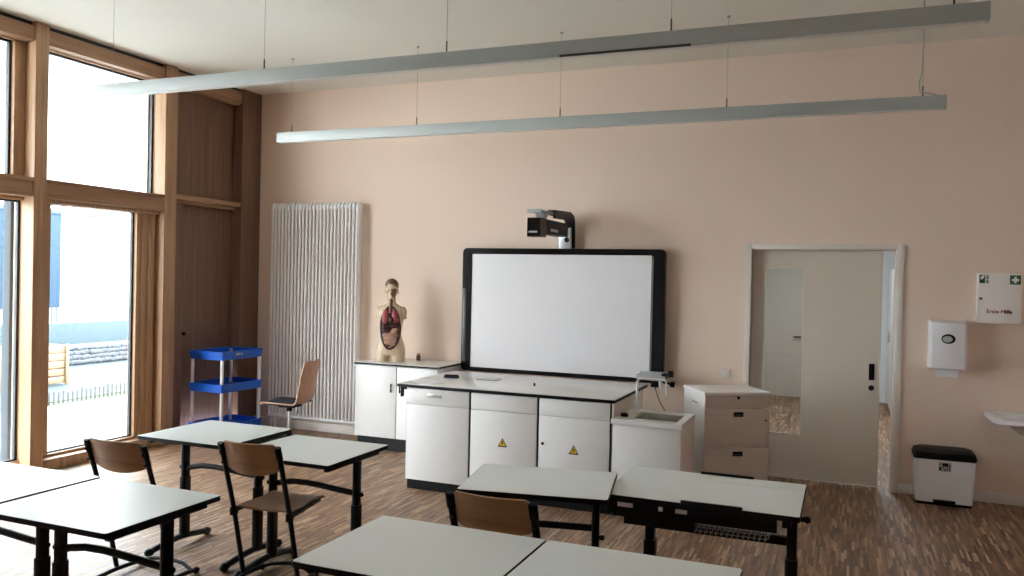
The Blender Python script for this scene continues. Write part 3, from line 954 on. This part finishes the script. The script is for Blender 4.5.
p_.tube([(4.86, -0.29, 0.90), (4.86, -0.30, 0.86), (4.865, -0.30, 0.80), (4.875, -0.295, 0.775)], 0.012, 8)
p_.build('hook', M_plastic, pt)
cb_ = MB()
cb_.tube([(4.80, -0.24, 0.798), (4.84, -0.20, 0.66), (4.92, -0.12, 0.50), (5.0, -0.06, 0.38), (5.02, -0.03, 0.2)], 0.004, 6)
tag(cb_.build('black_cable', M_slot), 'thin dark cable drooping from the pen tray to the wall', 'cable')

# ================================================================== PROJECTOR
pm = thing('projector_mount', 'silver wall column with long arm above the whiteboard', 'projector mount', (0, 0, 0))
c_ = MB()
c_.box(3.775, 3.900, -0.118, -0.052, 2.096, 2.33, bev=0.006)
c_.build('column', M_silver, pm)
MB().box(3.79, 3.87, -0.0515, -0.001, 2.12, 2.30, bev=0.003).build('wall_plate', M_silver, pm)
c_ = MB(); c_.cyl((3.86, -0.115, 2.18), (3.86, -0.122, 2.18), 0.026, 20); c_.build('cable_hole', M_black, pm)
c_ = MB()
prof_arm = [(-0.072, 2.10), (-0.048, 2.10), (-0.045, 2.30), (-0.055, 2.37), (-0.10, 2.42), (-0.21, 2.448), (-0.66, 2.430), (-0.66, 2.352), (-0.22, 2.365), (-0.12, 2.33), (-0.085, 2.28)]
c_.prism(prof_arm, 3.901, 3.925, 'YZ')
c_.prism([(-0.119, 2.30), (-0.05, 2.331), (-0.055, 2.37), (-0.10, 2.42), (-0.21, 2.448), (-0.66, 2.430), (-0.66, 2.385), (-0.22, 2.385), (-0.15, 2.36)], 3.845, 3.900, 'YZ')
c_.build('arm', M_bframe, pm)
c_ = MB()
c_.box(3.775, 3.905, -0.98, -0.60, 2.386, 2.408, bev=0.004)
c_.build('slide_rail', M_lamp, pm)
MB().box(3.770, 3.910, -0.995, -0.975, 2.378, 2.414, bev=0.004).build('rail_end', M_tray, pm)
c_ = MB(); c_.prism([(-0.86, 2.386), (-0.74, 2.386), (-0.77, 2.335), (-0.83, 2.335)], 3.80, 3.88, 'YZ'); c_.build('bracket', M_silver, pm)
pj = thing('projector', 'black short-throw projector hanging under the arm above the whiteboard', 'projector', (3.84, -0.70, 2.26))
c_ = MB()
c_.box(-0.05, 0.074, -0.18, 0.46, -0.060, 0.072, bev=0.012, seg=3)
c_.build('body', M_black, pj)
c_ = MB()
c_.prism([(-0.33, -0.098), (-0.19, -0.098), (-0.18, -0.09), (-0.18, 0.072), (-0.33, 0.072)], -0.050, 0.078, 'YZ')
c_.build('mirror_housing', M_gloss, pj)
c_ = MB(); c_.box(0.0745, 0.077, -0.05, 0.15, -0.035, -0.010); c_.build('nameplate', M_tray, pj)
c_ = MB(); c_.box(-0.035, 0.045, -0.3325, -0.3300, -0.062, -0.046); c_.build('front_plate', M_tray, pj)
c_ = MB()
for k in range(6): c_.box(0.0745, 0.077, 0.24 + k * 0.03, 0.255 + k * 0.03, -0.01, 0.045)
c_.build('vent', M_slot, pj)

# ================================================================== DRAWER CABINET (turned towards the room)
dc = thing('drawer_cabinet', 'three-drawer cabinet with shade-toned fronts standing at an angle between the sink and the sliding door', 'cabinet', (5.406, -1.143, 0), math.radians(31))
WD, DD = 0.56, 0.48
MB().box(0.004, WD - 0.004, 0.02, DD - 0.004, 0.06, 0.875, bev=0.002).build('body', M_white, dc)
MB().box(0.03, WD - 0.03, 0.05, DD - 0.03, 0.0, 0.06).build('plinth', M_black, dc)
MB().box(-0.004, WD + 0.004, -0.004, DD, 0.876, 0.902, bev=0.003).build('top', M_cabpink, dc)
for k, (z0, z1) in enumerate(((0.772, 0.870), (0.453, 0.767), (0.07, 0.446))):
    d = MB().box(0.004, WD - 0.004, 0.0, 0.018, z0, z1, bev=0.002).build('drawer', M_drawer, dc)
    if k:
        h = MB(); cx = WD * 0.515
        h.box(cx - 0.042, cx + 0.042, -0.004, 0.0, z1 - 0.066, z1 - 0.028, bev=0.0015, mi=0)
        h.box(cx - 0.036, cx + 0.036, -0.006, -0.003, z1 - 0.061, z1 - 0.044, mi=1)
        h.build('handle', [M_black, M_slot], d)
    if k == 1:
        MB().cyl((WD - 0.035, 0.0, 0.67), (WD - 0.035, -0.004, 0.67), 0.008, 12).build('lock', M_black, d)
h = MB(); h.cyl((WD * 0.51, 0.0, 0.855), (WD * 0.51, -0.006, 0.855), 0.012, 12); h.build('lock', M_black, dc)
h = MB()
h.box(-0.0008, 0.004, 0.18, 0.215, 0.785, 0.80); h.box(-0.0008, 0.004, 0.235, 0.27, 0.785, 0.80)
h.build('grip_slot', M_tray, dc)

# socket plate on the wall behind it
so = thing('wall_socket', 'square white socket plate on the wall left of the door', 'socket', (5.415, 0, 0.938))
MB().box(-0.043, 0.043, -0.012, 0.0, -0.043, 0.043, bev=0.003).build('plate', M_frame, so)
MB().box(-0.030, 0.030, -0.015, -0.010, -0.030, 0.030, bev=0.002).build('rocker', M_frame, so)

# ================================================================== UTILITY CART
ca = thing('utility_cart', 'blue three-shelf utility cart with aluminium legs by the timber panels', 'cart', (0.185, -0.73, 0), math.radians(-1))
CWX, CWY = 0.475, 0.65
for k, z in enumerate((0.945, 0.60, 0.17)):
    s = MB()
    x, y = CWX / 2, CWY / 2
    out = rrect(-x, x, -y, y, 0.03)
    inn = rrect(-x + 0.02, x - 0.02, -y + 0.02, y - 0.02, 0.02)
    flo = rrect(-x + 0.012, x - 0.012, -y + 0.012, y - 0.012, 0.025)
    s.loft([[(a, b2, z - 0.088) for a, b2 in flo], [(a, b2, z) for a, b2 in out], [(a, b2, z) for a, b2 in inn], [(a, b2, z - 0.055) for a, b2 in inn]])
    sh = s.build('shelf', M_blue, ca)
    if k == 0:
        l = MB()
        l.box(x - 0.0035, x + 0.0008, -0.12, -0.06, z - 0.045, z - 0.022); l.box(x - 0.0035, x + 0.0008, -0.045, -0.02, z - 0.045, z - 0.026)
        l.build('label', M_tray, sh)
for sx_ in (-1, 1):
    for sy_ in (-1, 1):
        xx, yy = sx_ * (CWX / 2 - 0.035), sy_ * (CWY / 2 - 0.035)
        lg = MB().tube([(xx, yy, 0.085), (xx, yy, 0.925)], 0.018, 12).build('leg', M_alu, ca)
        ws = MB()
        ws.cyl((xx - 0.011, yy, 0.04), (xx + 0.011, yy, 0.04), 0.04, 18)
        ws.box(xx - 0.016, xx + 0.016, yy - 0.016, yy + 0.016, 0.06, 0.09)
        ws.build('castor', M_tray, lg)

# ================================================================== SWIVEL CHAIR by the radiator
vc = thing('swivel_chair', 'light wooden shell chair with dark seat pad on a steel column before the radiator', 'chair', (1.11, -0.84, 0), math.radians(100))
# local: faces +y
s = MB()
rows = []
prof_c = [(0.25, 0.425), (0.235, 0.437), (0.18, 0.450), (0.05, 0.447), (-0.10, 0.440), (-0.165, 0.448), (-0.20, 0.475), (-0.215, 0.53), (-0.23, 0.62), (-0.25, 0.75), (-0.275, 0.86), (-0.283, 0.895)]
wid = [0.165, 0.19, 0.205, 0.21, 0.205, 0.20, 0.20, 0.20, 0.195, 0.195, 0.185, 0.165]
top_r, bot_r = [], []
for i, ((y, z), wd) in enumerate(zip(prof_c, wid)):
    nrm = 0.012
    a, b2 = [], []
    for k in range(11):
        u = (k / 10 - 0.5) * 2
        curve = 0.028 * u * u
        if i < 5: p = (u * wd, y, z + 0.010 * u * u)
        else: p = (u * wd, y + curve, z)
        a.append(Vector(p))
    rows.append(a)
def shell(mb, rows, th):
    V = [[mb.bm.verts.new(p) for p in r] for r in rows]
    nr, nc = len(V), len(V[0])
    for f_ in [(V[i][j], V[i + 1][j], V[i + 1][j + 1], V[i][j + 1]) for i in range(nr - 1) for j in range(nc - 1)]:
        mb.bm.faces.new(f_)
    bmesh.ops.recalc_face_normals(mb.bm, faces=mb.bm.faces)
    bmesh.ops.solidify(mb.bm, geom=mb.bm.faces[:], thickness=th)
shell(s, rows, 0.012)
s.build('shell', M_plylight, vc, smooth=50)
s = MB()
rows = []
for (y, z), wd in zip(prof_c[1:6], wid[1:6]):
    rows.append([Vector(((k / 10 - 0.5) * 2 * wd * 0.93, y * 0.97, z + 0.022 + 0.008 * ((k / 10 - 0.5) * 2) ** 2 - (0.012 if k in (0, 10) else 0))) for k in range(11)])
shell(s, rows, 0.026)
s.build('seat_pad', M_cloth, vc, smooth=60)
s = MB(); s.box(-0.09, 0.09, -0.10, 0.08, 0.405, 0.425, bev=0.006); s.cyl((0, 0, 0.36), (0, 0, 0.41), 0.03); s.build('seat_plate', M_black, vc)
MB().tube([(0, 0, 0.10), (0, 0, 0.38)], 0.0165, 14).build('column', M_steel, vc)
s = MB()
s.cyl((0, 0, 0.055), (0, 0, 0.13), 0.032)
for k in range(5):
    a = 2 * PI * k / 5 + 0.4
    s.tube([(0, 0, 0.10), (0.15 * math.cos(a), 0.15 * math.sin(a), 0.075), (0.25 * math.cos(a), 0.25 * math.sin(a), 0.045)], 0.016, 8, ry=0.012)
ba = s.build('base', M_black, vc)
for k in range(5):
    a = 2 * PI * k / 5 + 0.4
    MB().lathe([(0.02, 0), (0.024, 0.01), (0.022, 0.035)], (0.25 * math.cos(a), 0.25 * math.sin(a), 0)).build('glide', M_black, ba)

# ================================================================== SCHOOL TABLES
def std_table(W, D, T, arch=True):
    root = thing('school_table', 'x', 'table')
    t = MB()
    t.prism(rrect(-W / 2, W / 2, -D / 2, D / 2, 0.016, 4), T - 0.0235, T - 0.0015, 'XY', 0)
    t.build('table_edge', M_black, root)
    t = MB()
    t.prism(rrect(-W / 2 + 0.0025, W / 2 - 0.0025, -D / 2 + 0.0025, D / 2 - 0.0025, 0.014, 4), T - 0.0015, T, 'XY', 0)
    t.build('tabletop', M_top, root)
    xl = W / 2 - (0.050 if arch else 0.085)
    LY = 0.045
    f = MB()
    for s in (-1, 1):
        f.box(s * xl - 0.013, s * xl + 0.013, -D / 2 + 0.05, D / 2 - 0.05, T - 0.052, T - 0.0236, bev=0.003)
    f.box(-xl, xl, D / 2 - 0.16, D / 2 - 0.135, T - 0.05, T - 0.0236, bev=0.002)
    f.box(-xl, xl, -D / 2 + 0.135, -D / 2 + 0.16, T - 0.05, T - 0.0236, bev=0.002)
    f.build('underframe', M_bframe, root)
    for s in (-1, 1):
        x = s * xl
        l = MB()
        l.prism(rrect(x - 0.019, x + 0.019, LY - 0.028, LY + 0.028, 0.014, 4), 0.40, T - 0.05, 'XY')
        l.prism(rrect(x - 0.0235, x + 0.0235, LY - 0.034, LY + 0.034, 0.016, 4), 0.045, 0.44, 'XY')
        leg = l.build('leg', M_bframe, root)
        ft = MB()
        ft.tube([(x, -0.25, 0.024), (x, -0.22, 0.032), (x, -0.08, 0.050), (x, 0.0, 0.054), (x, 0.08, 0.050), (x, 0.22, 0.032), (x, 0.25, 0.024)], 0.024, 10, ry=0.020)
        foot = ft.build('foot', M_bframe, leg)
        for e in (-1, 1):
            g = MB()
            g.sph((x, e * 0.248, 0.026), 0.028, 0.034, 0.026, seg=14)
            g.build('foot_cap', M_black, leg)
        hk = MB(); hk.cyl((x, LY, 0.50), (x + s * 0.030, LY, 0.50), 0.011, 10); hk.sph((x + s * 0.033, LY, 0.50), 0.014, seg=12)
        hk.build('bag_hook', M_black, leg)
    a = MB()
    zc = 0.500
    pts = [(-xl, 0, zc - 0.008), (-xl * 0.8, 0, zc + 0.010), (-xl * 0.5, 0, zc + 0.026), (-xl * 0.15, 0, zc + 0.028), (xl * 0.2, 0, zc + 0.022), (xl * 0.6, 0, zc + 0.012), (xl, 0, zc + 0.004)]
    if not arch: pts = [(-xl, 0, 0.545), (xl, 0, 0.545)]
    pts = [(p[0], LY, p[2]) for p in pts]
    a.tube(pts, 0.015, 10, ry=0.018)
    a.build('crossbar', M_bframe, root)
    return root

TBL = [
    # name label, cx, cy, W, D, T, rot
    ('light grey-white table in the left foreground pair, cut off by the left edge', 2.695, -5.20, 0.725, 0.64, 0.762, 0),
    ('light grey-white table in the left foreground, right of the seam and before the first chair', 3.443, -5.20, 0.735, 0.64, 0.760, 0),
    ('light grey-white table nearest the timber post, left one of the rear left pair', 2.752, -3.735, 0.690, 0.635, 0.765, 0),
    ('light grey-white table of the rear left pair, in front of the radiator end', 3.512, -3.80, 0.700, 0.640, 0.745, 0),
    ('light grey-white table in the front centre, left of the diagonal black seam', 5.003, -5.142, 0.742, 0.632, 0.760, 0),
    ('light grey-white table in the front centre at the bottom edge, right of the black seam', 5.752, -5.142, 0.742, 0.632, 0.760, 0),
    ('slightly turned light grey-white table behind the third chair, before the warning triangles', 5.047, -4.005, 0.722, 0.560, 0.7765, math.radians(10.5)),
]
for i, (lab, cx, cy, W, D, T, rz) in enumerate(TBL):
    t = std_table(W, D, T, arch=i < 6)
    t.location = (cx, cy, 0); t.rotation_euler = (0, 0, rz)
    t['label'] = lab; t['group'] = 'grey-white school tables'

# adjustable desk with ledges and wire basket
dk = thing('tilting_desk', 'adjustable light grey-white desk with black ledges and wire basket at the right', 'desk', (5.822, -3.681, 0))
W, D, T = 0.908, 0.652, 0.750
t = MB()
t.prism(rrect(-W / 2, W / 2, -D / 2, D / 2, 0.010, 3), T - 0.026, T - 0.0015, 'XY')
t.build('table_edge', M_black, dk)
t = MB()
t.box(-W / 2 + 0.0025, W / 2 - 0.0025, D / 2 - 0.155, D / 2 - 0.0025, T - 0.0015, T)
t.build('rear_top_strip', M_top, dk)
t = MB()
t.box(-W / 2 + 0.0025, W / 2 - 0.0025, -D / 2 + 0.0025, D / 2 - 0.158, T - 0.0015, T)
t.build('tabletop', M_top, dk)
t = MB(); t.box(-0.085, 0.19, D / 2 - 0.018, D / 2 + 0.002, T, T + 0.012, bev=0.003); t.build('rear_ledge', M_black, dk)
t = MB(); t.box(-0.075, 0.205, -D / 2 - 0.012, -D / 2 + 0.004, T - 0.030, T + 0.014, bev=0.003); t.build('front_ledge', M_black, dk)
t = MB()
t.box(-W / 2 + 0.02, W / 2 - 0.10, -D / 2 + 0.03, -D / 2 + 0.06, T - 0.095, T - 0.0265, bev=0.003)
t.box(-W / 2 + 0.02, W / 2 - 0.02, D / 2 - 0.08, D / 2 - 0.05, T - 0.08, T - 0.0265, bev=0.003)
for s in (-1, 1):
    t.box(s * (W / 2 - 0.06) - 0.02, s * (W / 2 - 0.06) + 0.02, -D / 2 + 0.06, D / 2 - 0.05, T - 0.075, T - 0.0265, bev=0.003)
t.build('underframe', M_bframe, dk)
t = MB()
t.box(-0.24, 0.30, -0.17, -0.14, T - 0.13, T - 0.075, bev=0.003); t.box(-0.36, -0.02, -0.27, -0.20, T - 0.15, T - 0.0265, bev=0.004)
t.build('drive_box', M_bframe, dk)
for (x, wd) in ((-0.385, 0.075), (-0.185, 0.020), (-0.105, 0.055)):
    t = MB(); t.box(x, x + wd, -D / 2 + 0.026, -D / 2 + 0.0295, T - 0.060, T - 0.040); t.build('white_sticker', M_paper, dk)
t = MB()
for k in range(5):
    z = T - 0.085 - k * 0.018
    t.tube([(-0.10, -0.20, z), (0.30, -0.20, z), (0.31, -0.18, z), (0.31, 0.05, z)], 0.0022, 5)
for k in range(16):
    x = -0.08 + k * 0.025
    t.tube([(x, -0.20, T - 0.08), (x, -0.20, T - 0.165), (x, -0.19, T - 0.17), (x, 0.05, T - 0.17)], 0.0016, 5)
t.build('wire_basket', M_wire, dk)
for s, x in ((-1, -0.285), (1, 0.405)):
    l = MB()
    l.prism(rrect(x - 0.024, x + 0.024, -0.030, 0.030, 0.012, 4), 0.40, T - 0.0265, 'XY')
    l.prism(rrect(x - 0.030, x + 0.030, -0.037, 0.037, 0.014, 4), 0.045, 0.46, 'XY')
    leg = l.build('leg', M_bframe, dk)
    ft = MB(); ft.tube([(x, -0.28, 0.026), (x, -0.1, 0.045), (x, 0.1, 0.045), (x, 0.28, 0.026)], 0.028, 10, ry=0.02); ft.build('foot', M_bframe, leg)
    for e in (-1, 1):
        g = MB(); g.sph((x, e * 0.28, 0.026), 0.030, 0.032, 0.025, seg=14); g.build('foot_cap', M_black, leg)
t = MB(); t.box(-0.285, 0.405, -0.02, 0.02, 0.522, 0.562, bev=0.004); t.build('crossbar', M_bframe, dk)
t = MB(); t.cyl((0.44, -0.15, T - 0.055), (0.475, -0.15, T - 0.055), 0.012, 12); t.sph((0.478, -0.15, T - 0.055), 0.017, seg=12); t.build('crank_knob', M_black, dk)

# ================================================================== SCHOOL CHAIRS (face +y)
def school_chair():
    root = thing('school_chair', 'x', 'chair')
    XS = 0.192
    up = {}
    for s in (-1, 1):
        f = MB()
        x = s * XS
        f.tube([(x, -0.215, 0.815), (x, -0.150, 0.62), (x, -0.095, 0.45), (x, -0.03, 0.20), (x, 0.005, 0.05)], 0.0115, 10, ry=0.017)
        fr_ = f.build('upright', M_bframe, root)
        g = MB(); g.tube([(x, -0.222, 0.832), (x, -0.20, 0.765)], 0.0145, 10, ry=0.021); g.build('end_cap', M_black, fr_)
        f = MB()
        f.tube([(x, -0.20, 0.020), (x, -0.12, 0.026), (x, 0.0, 0.032), (x, 0.12, 0.028), (x, 0.20, 0.020)], 0.013, 10)
        rn = f.build('runner', M_bframe, root)
        for e in (-1, 1):
            g = MB(); g.sph((x, e * 0.20, 0.019), 0.018, 0.028, 0.019, seg=12); g.build('glide', M_black, rn)
        f = MB()
        f.tube([(x, -0.095, 0.43), (x, 0.0, 0.432), (x * 0.86, 0.27, 0.436)], 0.011, 8, ry=0.016)
        f.box(x - 0.014, x + 0.014, -0.115, -0.065, 0.405, 0.45, bev=0.004)
        f.build('seat_support', M_bframe, root)
    f = MB(); f.tube([(-XS, 0.17, 0.024), (-XS * 0.6, 0.19, 0.05), (0, 0.20, 0.06), (XS * 0.6, 0.19, 0.05), (XS, 0.17, 0.024)], 0.011, 10); f.build('floor_bar', M_bframe, root)
    f = MB(); f.tube([(-XS, 0.05, 0.425), (XS, 0.05, 0.425)], 0.011, 10); f.build('seat_bar', M_bframe, root)
    # seat
    s = MB()
    rows = []
    for (y, z) in ((-0.085, 0.458), (-0.04, 0.452), (0.05, 0.449), (0.15, 0.451), (0.24, 0.457), (0.285, 0.455), (0.308, 0.447), (0.318, 0.438)):
        wv = 0.165 if y < -0.05 else (0.186 if y < 0.1 else 0.174)
        rows.append([Vector(((k / 10 - 0.5) * 2 * wv, y, z - 0.006 * (1 - ((k / 10 - 0.5) * 2) ** 2))) for k in range(11)])
    shell(s, rows, 0.010)
    s.build('seat', M_plyseat, root, smooth=50)
    # backrest: curved ply plate between the uprights
    s = MB()
    rows = []
    nz = 12
    for i in range(nz + 1):
        t = i / nz
        r = []
        for k in range(21):
            u = (k / 20 - 0.5) * 2
            au = abs(u)
            zt = 0.848 - 0.055 * max(0, (au - 0.80) / 0.20) ** 2
            zb = 0.664 + 0.046 * au ** 2.2 - 0.0
            z = zb + (zt - zb) * t
            yb = -0.150 - (z - 0.62) * 0.333
            r.append(Vector((u * 0.198, yb - 0.045 * (1 - u * u) + 0.020, z)))
        rows.append(r)
    shell(s, rows, 0.009)
    b_ = s.build('backrest', M_ply, root, smooth=50)
    for s_ in (-1, 1):
        for z in (0.78, 0.72):
            y = -0.150 - (z - 0.62) * 0.333 - 0.012
            MB().cyl((s_ * XS, y, z), (s_ * XS, y - 0.014, z), 0.006, 10).build('screw', M_bframe, b_)
    return root
ch = school_chair()
CH = [('wooden school chair behind the left foreground table, nearest the window', 2.722, -4.285, 0.03),
      ('wooden school chair shown almost whole, pushed up to the rear left tables', 3.428, -4.045, math.radians(5)),
      ('wooden school chair between the front centre table and the slightly turned table', 5.045, -4.40, -0.02)]
for i, (lab, x, y, rz) in enumerate(CH):
    o = ch if i == 0 else copy_tree(ch)
    o.location = (x, y, 0); o.rotation_euler = (0, 0, rz); o.scale = ((1.06, 0.94, 1.03)[i], 1.0, (1.0, 1.015, 1.0)[i])
    o['label'] = lab; o['group'] = 'wooden school chairs with black frames'

# ================================================================== PENDANT LAMPS
def lamp(label, y, x0, x1, z0, z1, slot=None):
    r = thing('pendant_lamp', label, 'lamp', (0, y, 0), 0, 'long linear pendant lamps')
    MB().box(x0, x1, -0.032, 0.032, z0, z1, bev=0.002).build('housing', M_lamp, r)
    MB().box(x0 + 0.02, x1 - 0.02, -0.026, 0.026, z0 - 0.004, z0, bev=0.001).build('diffuser', M_diff, r)
    if slot:
        MB().box(slot[0], slot[1], -0.0335, -0.0315, z0 - 0.004, z0 + 0.010).build('joint_slot', M_slot, r)
    for k in range(5):
        x = x0 + 0.155 + k * (x1 - x0 - 0.31) / 4
        c = MB().tube([(x, 0, z1), (x, 0, H - 0.001)], 0.0016, 5).build('suspension_wire', M_wire, r)
        g = MB()
        g.cyl((x, 0, z1), (x, 0, z1 + 0.075), 0.0048, 8)
        g.build('wire_grip', M_slot, c)
        g = MB(); g.cyl((x, 0, H - 0.012), (x, 0, H), 0.014, 12); g.build('ceiling_cup', M_lamp, c)
    return r
l2 = lamp('far linear pendant lamp, nearer the front wall and lower in view', -1.237, 1.222, 7.072, 3.072, 3.166)
l1 = lamp('near linear pendant lamp, crossing the top of the view', -3.30, 1.165, 7.052, 3.082, 3.172, slot=(4.86, 5.62))
xk = 7.072 - 0.16
MB().tube([(xk, -0.012, H - 0.001), (xk + 0.002, -0.014, 3.55), (xk - 0.004, -0.012, 3.33), (xk - 0.02, -0.012, 3.27), (xk - 0.015, -0.01, 3.20), (xk + 0.06, 0, 3.185), (xk + 0.11, 0, 3.168)], 0.0055, 7).build('power_cable', M_tray, l2)

# ================================================================== RIGHT SIDE OF THE FRONT WALL
pd_ = thing('paper_towel_dispenser', 'white paper towel dispenser on the wall right of the door', 'dispenser', (7.235, 0, 1.31))
b = MB()
pf = [(-0.0, 0.205), (-0.10, 0.205), (-0.155, 0.185), (-0.175, 0.14), (-0.195, -0.13), (-0.19, -0.195), (-0.17, -0.205), (0.0, -0.205)]
R = []
for x, k in ((-0.14, 0.90), (-0.135, 0.95), (-0.12, 1.0), (0.12, 1.0), (0.135, 0.95), (0.14, 0.90)):
    R.append([(x, y * k, z * (0.985 if k < 0.93 else 1.0)) for y, z in pf])
b.loft(R)
b.build('housing', M_plastic, pd_)
b = MB()
pts = [(0.052 * math.cos(a), 0.040 * math.sin(a)) for a in [2 * PI * k / 28 for k in range(28)]]
b.prism([(u, v + 0.052) for u, v in pts], -0.190, -0.178, 'XZ')
b.build('viewing_window', M_bframe, pd_)
b = MB(); b.prism([(u * 0.72 - 0.006, v * 0.66 + 0.050) for u, v in pts], -0.192, -0.188, 'XZ'); b.build('window_pane', M_tray, pd_)
b = MB(); b.box(-0.085, 0.085, -0.135, -0.132, -0.27, -0.20); b.build('paper_towel', M_paper, pd_)

fa = thing('first_aid_cabinet', 'white first aid cabinet with green cross emblem high on the wall', 'first aid cabinet', (7.605, 0, 1.71))
MB().box(-0.155, 0.155, -0.105, 0.0, -0.205, 0.205, bev=0.004).build('case', M_cabpink, fa)
dr = MB().box(-0.157, 0.157, -0.122, -0.107, -0.207, 0.207, bev=0.004).build('door', M_cabpink, fa)
e = MB()
e.box(0.070, 0.148, -0.1235, -0.1222, 0.115, 0.190, mi=0)
e.box(0.100, 0.118, -0.1245, -0.1236, 0.127, 0.178, mi=1); e.box(0.084, 0.134, -0.1245, -0.1236, 0.143, 0.161, mi=1)
e.build('cross_emblem', [M_green, M_paper], dr)
e = MB()
e.box(-0.148, -0.108, -0.1235, -0.1222, 0.122, 0.190, mi=0)
e.prism([(-0.142, 0.170), (-0.130, 0.186), (-0.112, 0.186), (-0.120, 0.160), (-0.136, 0.150)], -0.1245, -0.1236, 'XZ', 1)
e.box(-0.098, -0.082, -0.1235, -0.1222, 0.160, 0.188, mi=0); e.box(-0.098, -0.082, -0.1235, -0.1222, 0.124, 0.150, mi=0)
e.cyl((-0.090, -0.1236, 0.178), (-0.090, -0.1245, 0.178), 0.005, 10, mi=1); e.cyl((-0.090, -0.1236, 0.140), (-0.090, -0.1245, 0.140), 0.005, 10, mi=1)
e.build('pictogram', [M_green, M_paper], dr)
text_mesh('lettering', 'Erste Hilfe', 0.043, M_red, dr, Matrix.Translation((0.0, -0.1228, -0.110)) @ Matrix.Rotation(PI / 2, 4, 'X'))
e = MB(); e.cyl((-0.135, -0.122, -0.005), (-0.135, -0.130, -0.005), 0.011, 14); e.build('lock', M_slot, dr)

bn = thing('pedal_bin', 'white rectangular pedal bin with black lid against the wall', 'bin', (7.222, -0.185, 0))
bn.scale = (0.955, 1.0, 1.0)
b = MB()
b.loft([[(x, y, 0.018) for x, y in rrect(-0.222, 0.222, -0.120, 0.125, 0.03)], [(x, y, 0.375) for x, y in rrect(-0.235, 0.235, -0.133, 0.135, 0.03)]])
b.build('body', M_plastic, bn)
MB().loft([[(x, y, 0.0) for x, y in rrect(-0.215, 0.215, -0.115, 0.12, 0.03)], [(x, y, 0.022) for x, y in rrect(-0.224, 0.224, -0.123, 0.127, 0.03)]]).build('base', M_black, bn)
b = MB()
b.loft([[(x, y, 0.376) for x, y in rrect(-0.242, 0.242, -0.140, 0.140, 0.03)], [(x, y, 0.40) for x, y in rrect(-0.244, 0.244, -0.142, 0.142, 0.03)],
        [(x, y, 0.435) for x, y in rrect(-0.232, 0.232, -0.125, 0.135, 0.035)], [(x, y, 0.452) for x, y in rrect(-0.19, 0.19, -0.085, 0.11, 0.04)]])
b.build('lid', M_black, bn)
MB().box(-0.085, 0.085, -0.155, -0.118, 0.028, 0.048, bev=0.006).build('pedal', M_black, bn)
b = MB()
yb = -0.1335
b.box(-0.048, 0.048, yb - 0.001, yb + 0.004, 0.285, 0.360, mi=0)
for (x0, x1, z0, z1) in ((-0.022, 0.026, 0.325, 0.352), (-0.044, -0.026, 0.290, 0.322), (-0.044, -0.036, 0.330, 0.350), (-0.010, 0.006, 0.290, 0.302), (-0.016, -0.008, 0.306, 0.320), (0.014, 0.022, 0.290, 0.316), (0.032, 0.040, 0.292, 0.345), (-0.002, 0.010, 0.310, 0.316)):
    b.box(x0, x1, yb - 0.002, yb, z0, z1, mi=1)
b.build('label_sticker', [M_tray, M_black], bn)

wbn = thing('wash_basin', 'corner of a white wash basin at the right edge', 'wash basin', (7.99, 0, 0.765))
outl = [(-0.46, 0.0), (-0.46, -0.10), (-0.455, -0.40), (-0.43, -0.47), (-0.37, -0.505), (0.37, -0.505), (0.43, -0.47), (0.46, -0.38), (0.46, 0.0)]
def sc2(pts, k, dy=0): return [(x * k, y * k + dy) for x, y in pts]
b = MB()
b.loft([[(x, y, -0.15) for x, y in sc2(outl, 0.50)], [(x, y, -0.055) for x, y in sc2(outl, 0.75)], [(x, y, -0.045) for x, y in sc2(outl, 0.97)], [(x, y, -0.035) for x, y in outl], [(x, y, -0.005) for x, y in outl],
        [(x, y, 0.0) for x, y in sc2(outl, 0.985)], [(x, y, -0.003) for x, y in sc2(outl, 0.86, -0.035)], [(x, y, -0.04) for x, y in sc2(outl, 0.70, -0.06)]])
b.build('basin', M_plastic, wbn)
b = MB(); b.tube([(0, -0.04, 0.0), (0, -0.04, 0.12), (0, -0.08, 0.15), (0, -0.16, 0.13)], 0.014, 12); b.build('tap', M_steel, wbn)
b = MB(); b.tube([(0, -0.12, -0.14), (0, -0.12, -0.30), (0, 0.0, -0.30)], 0.02, 12); b.build('drain_pipe', M_steel, wbn)
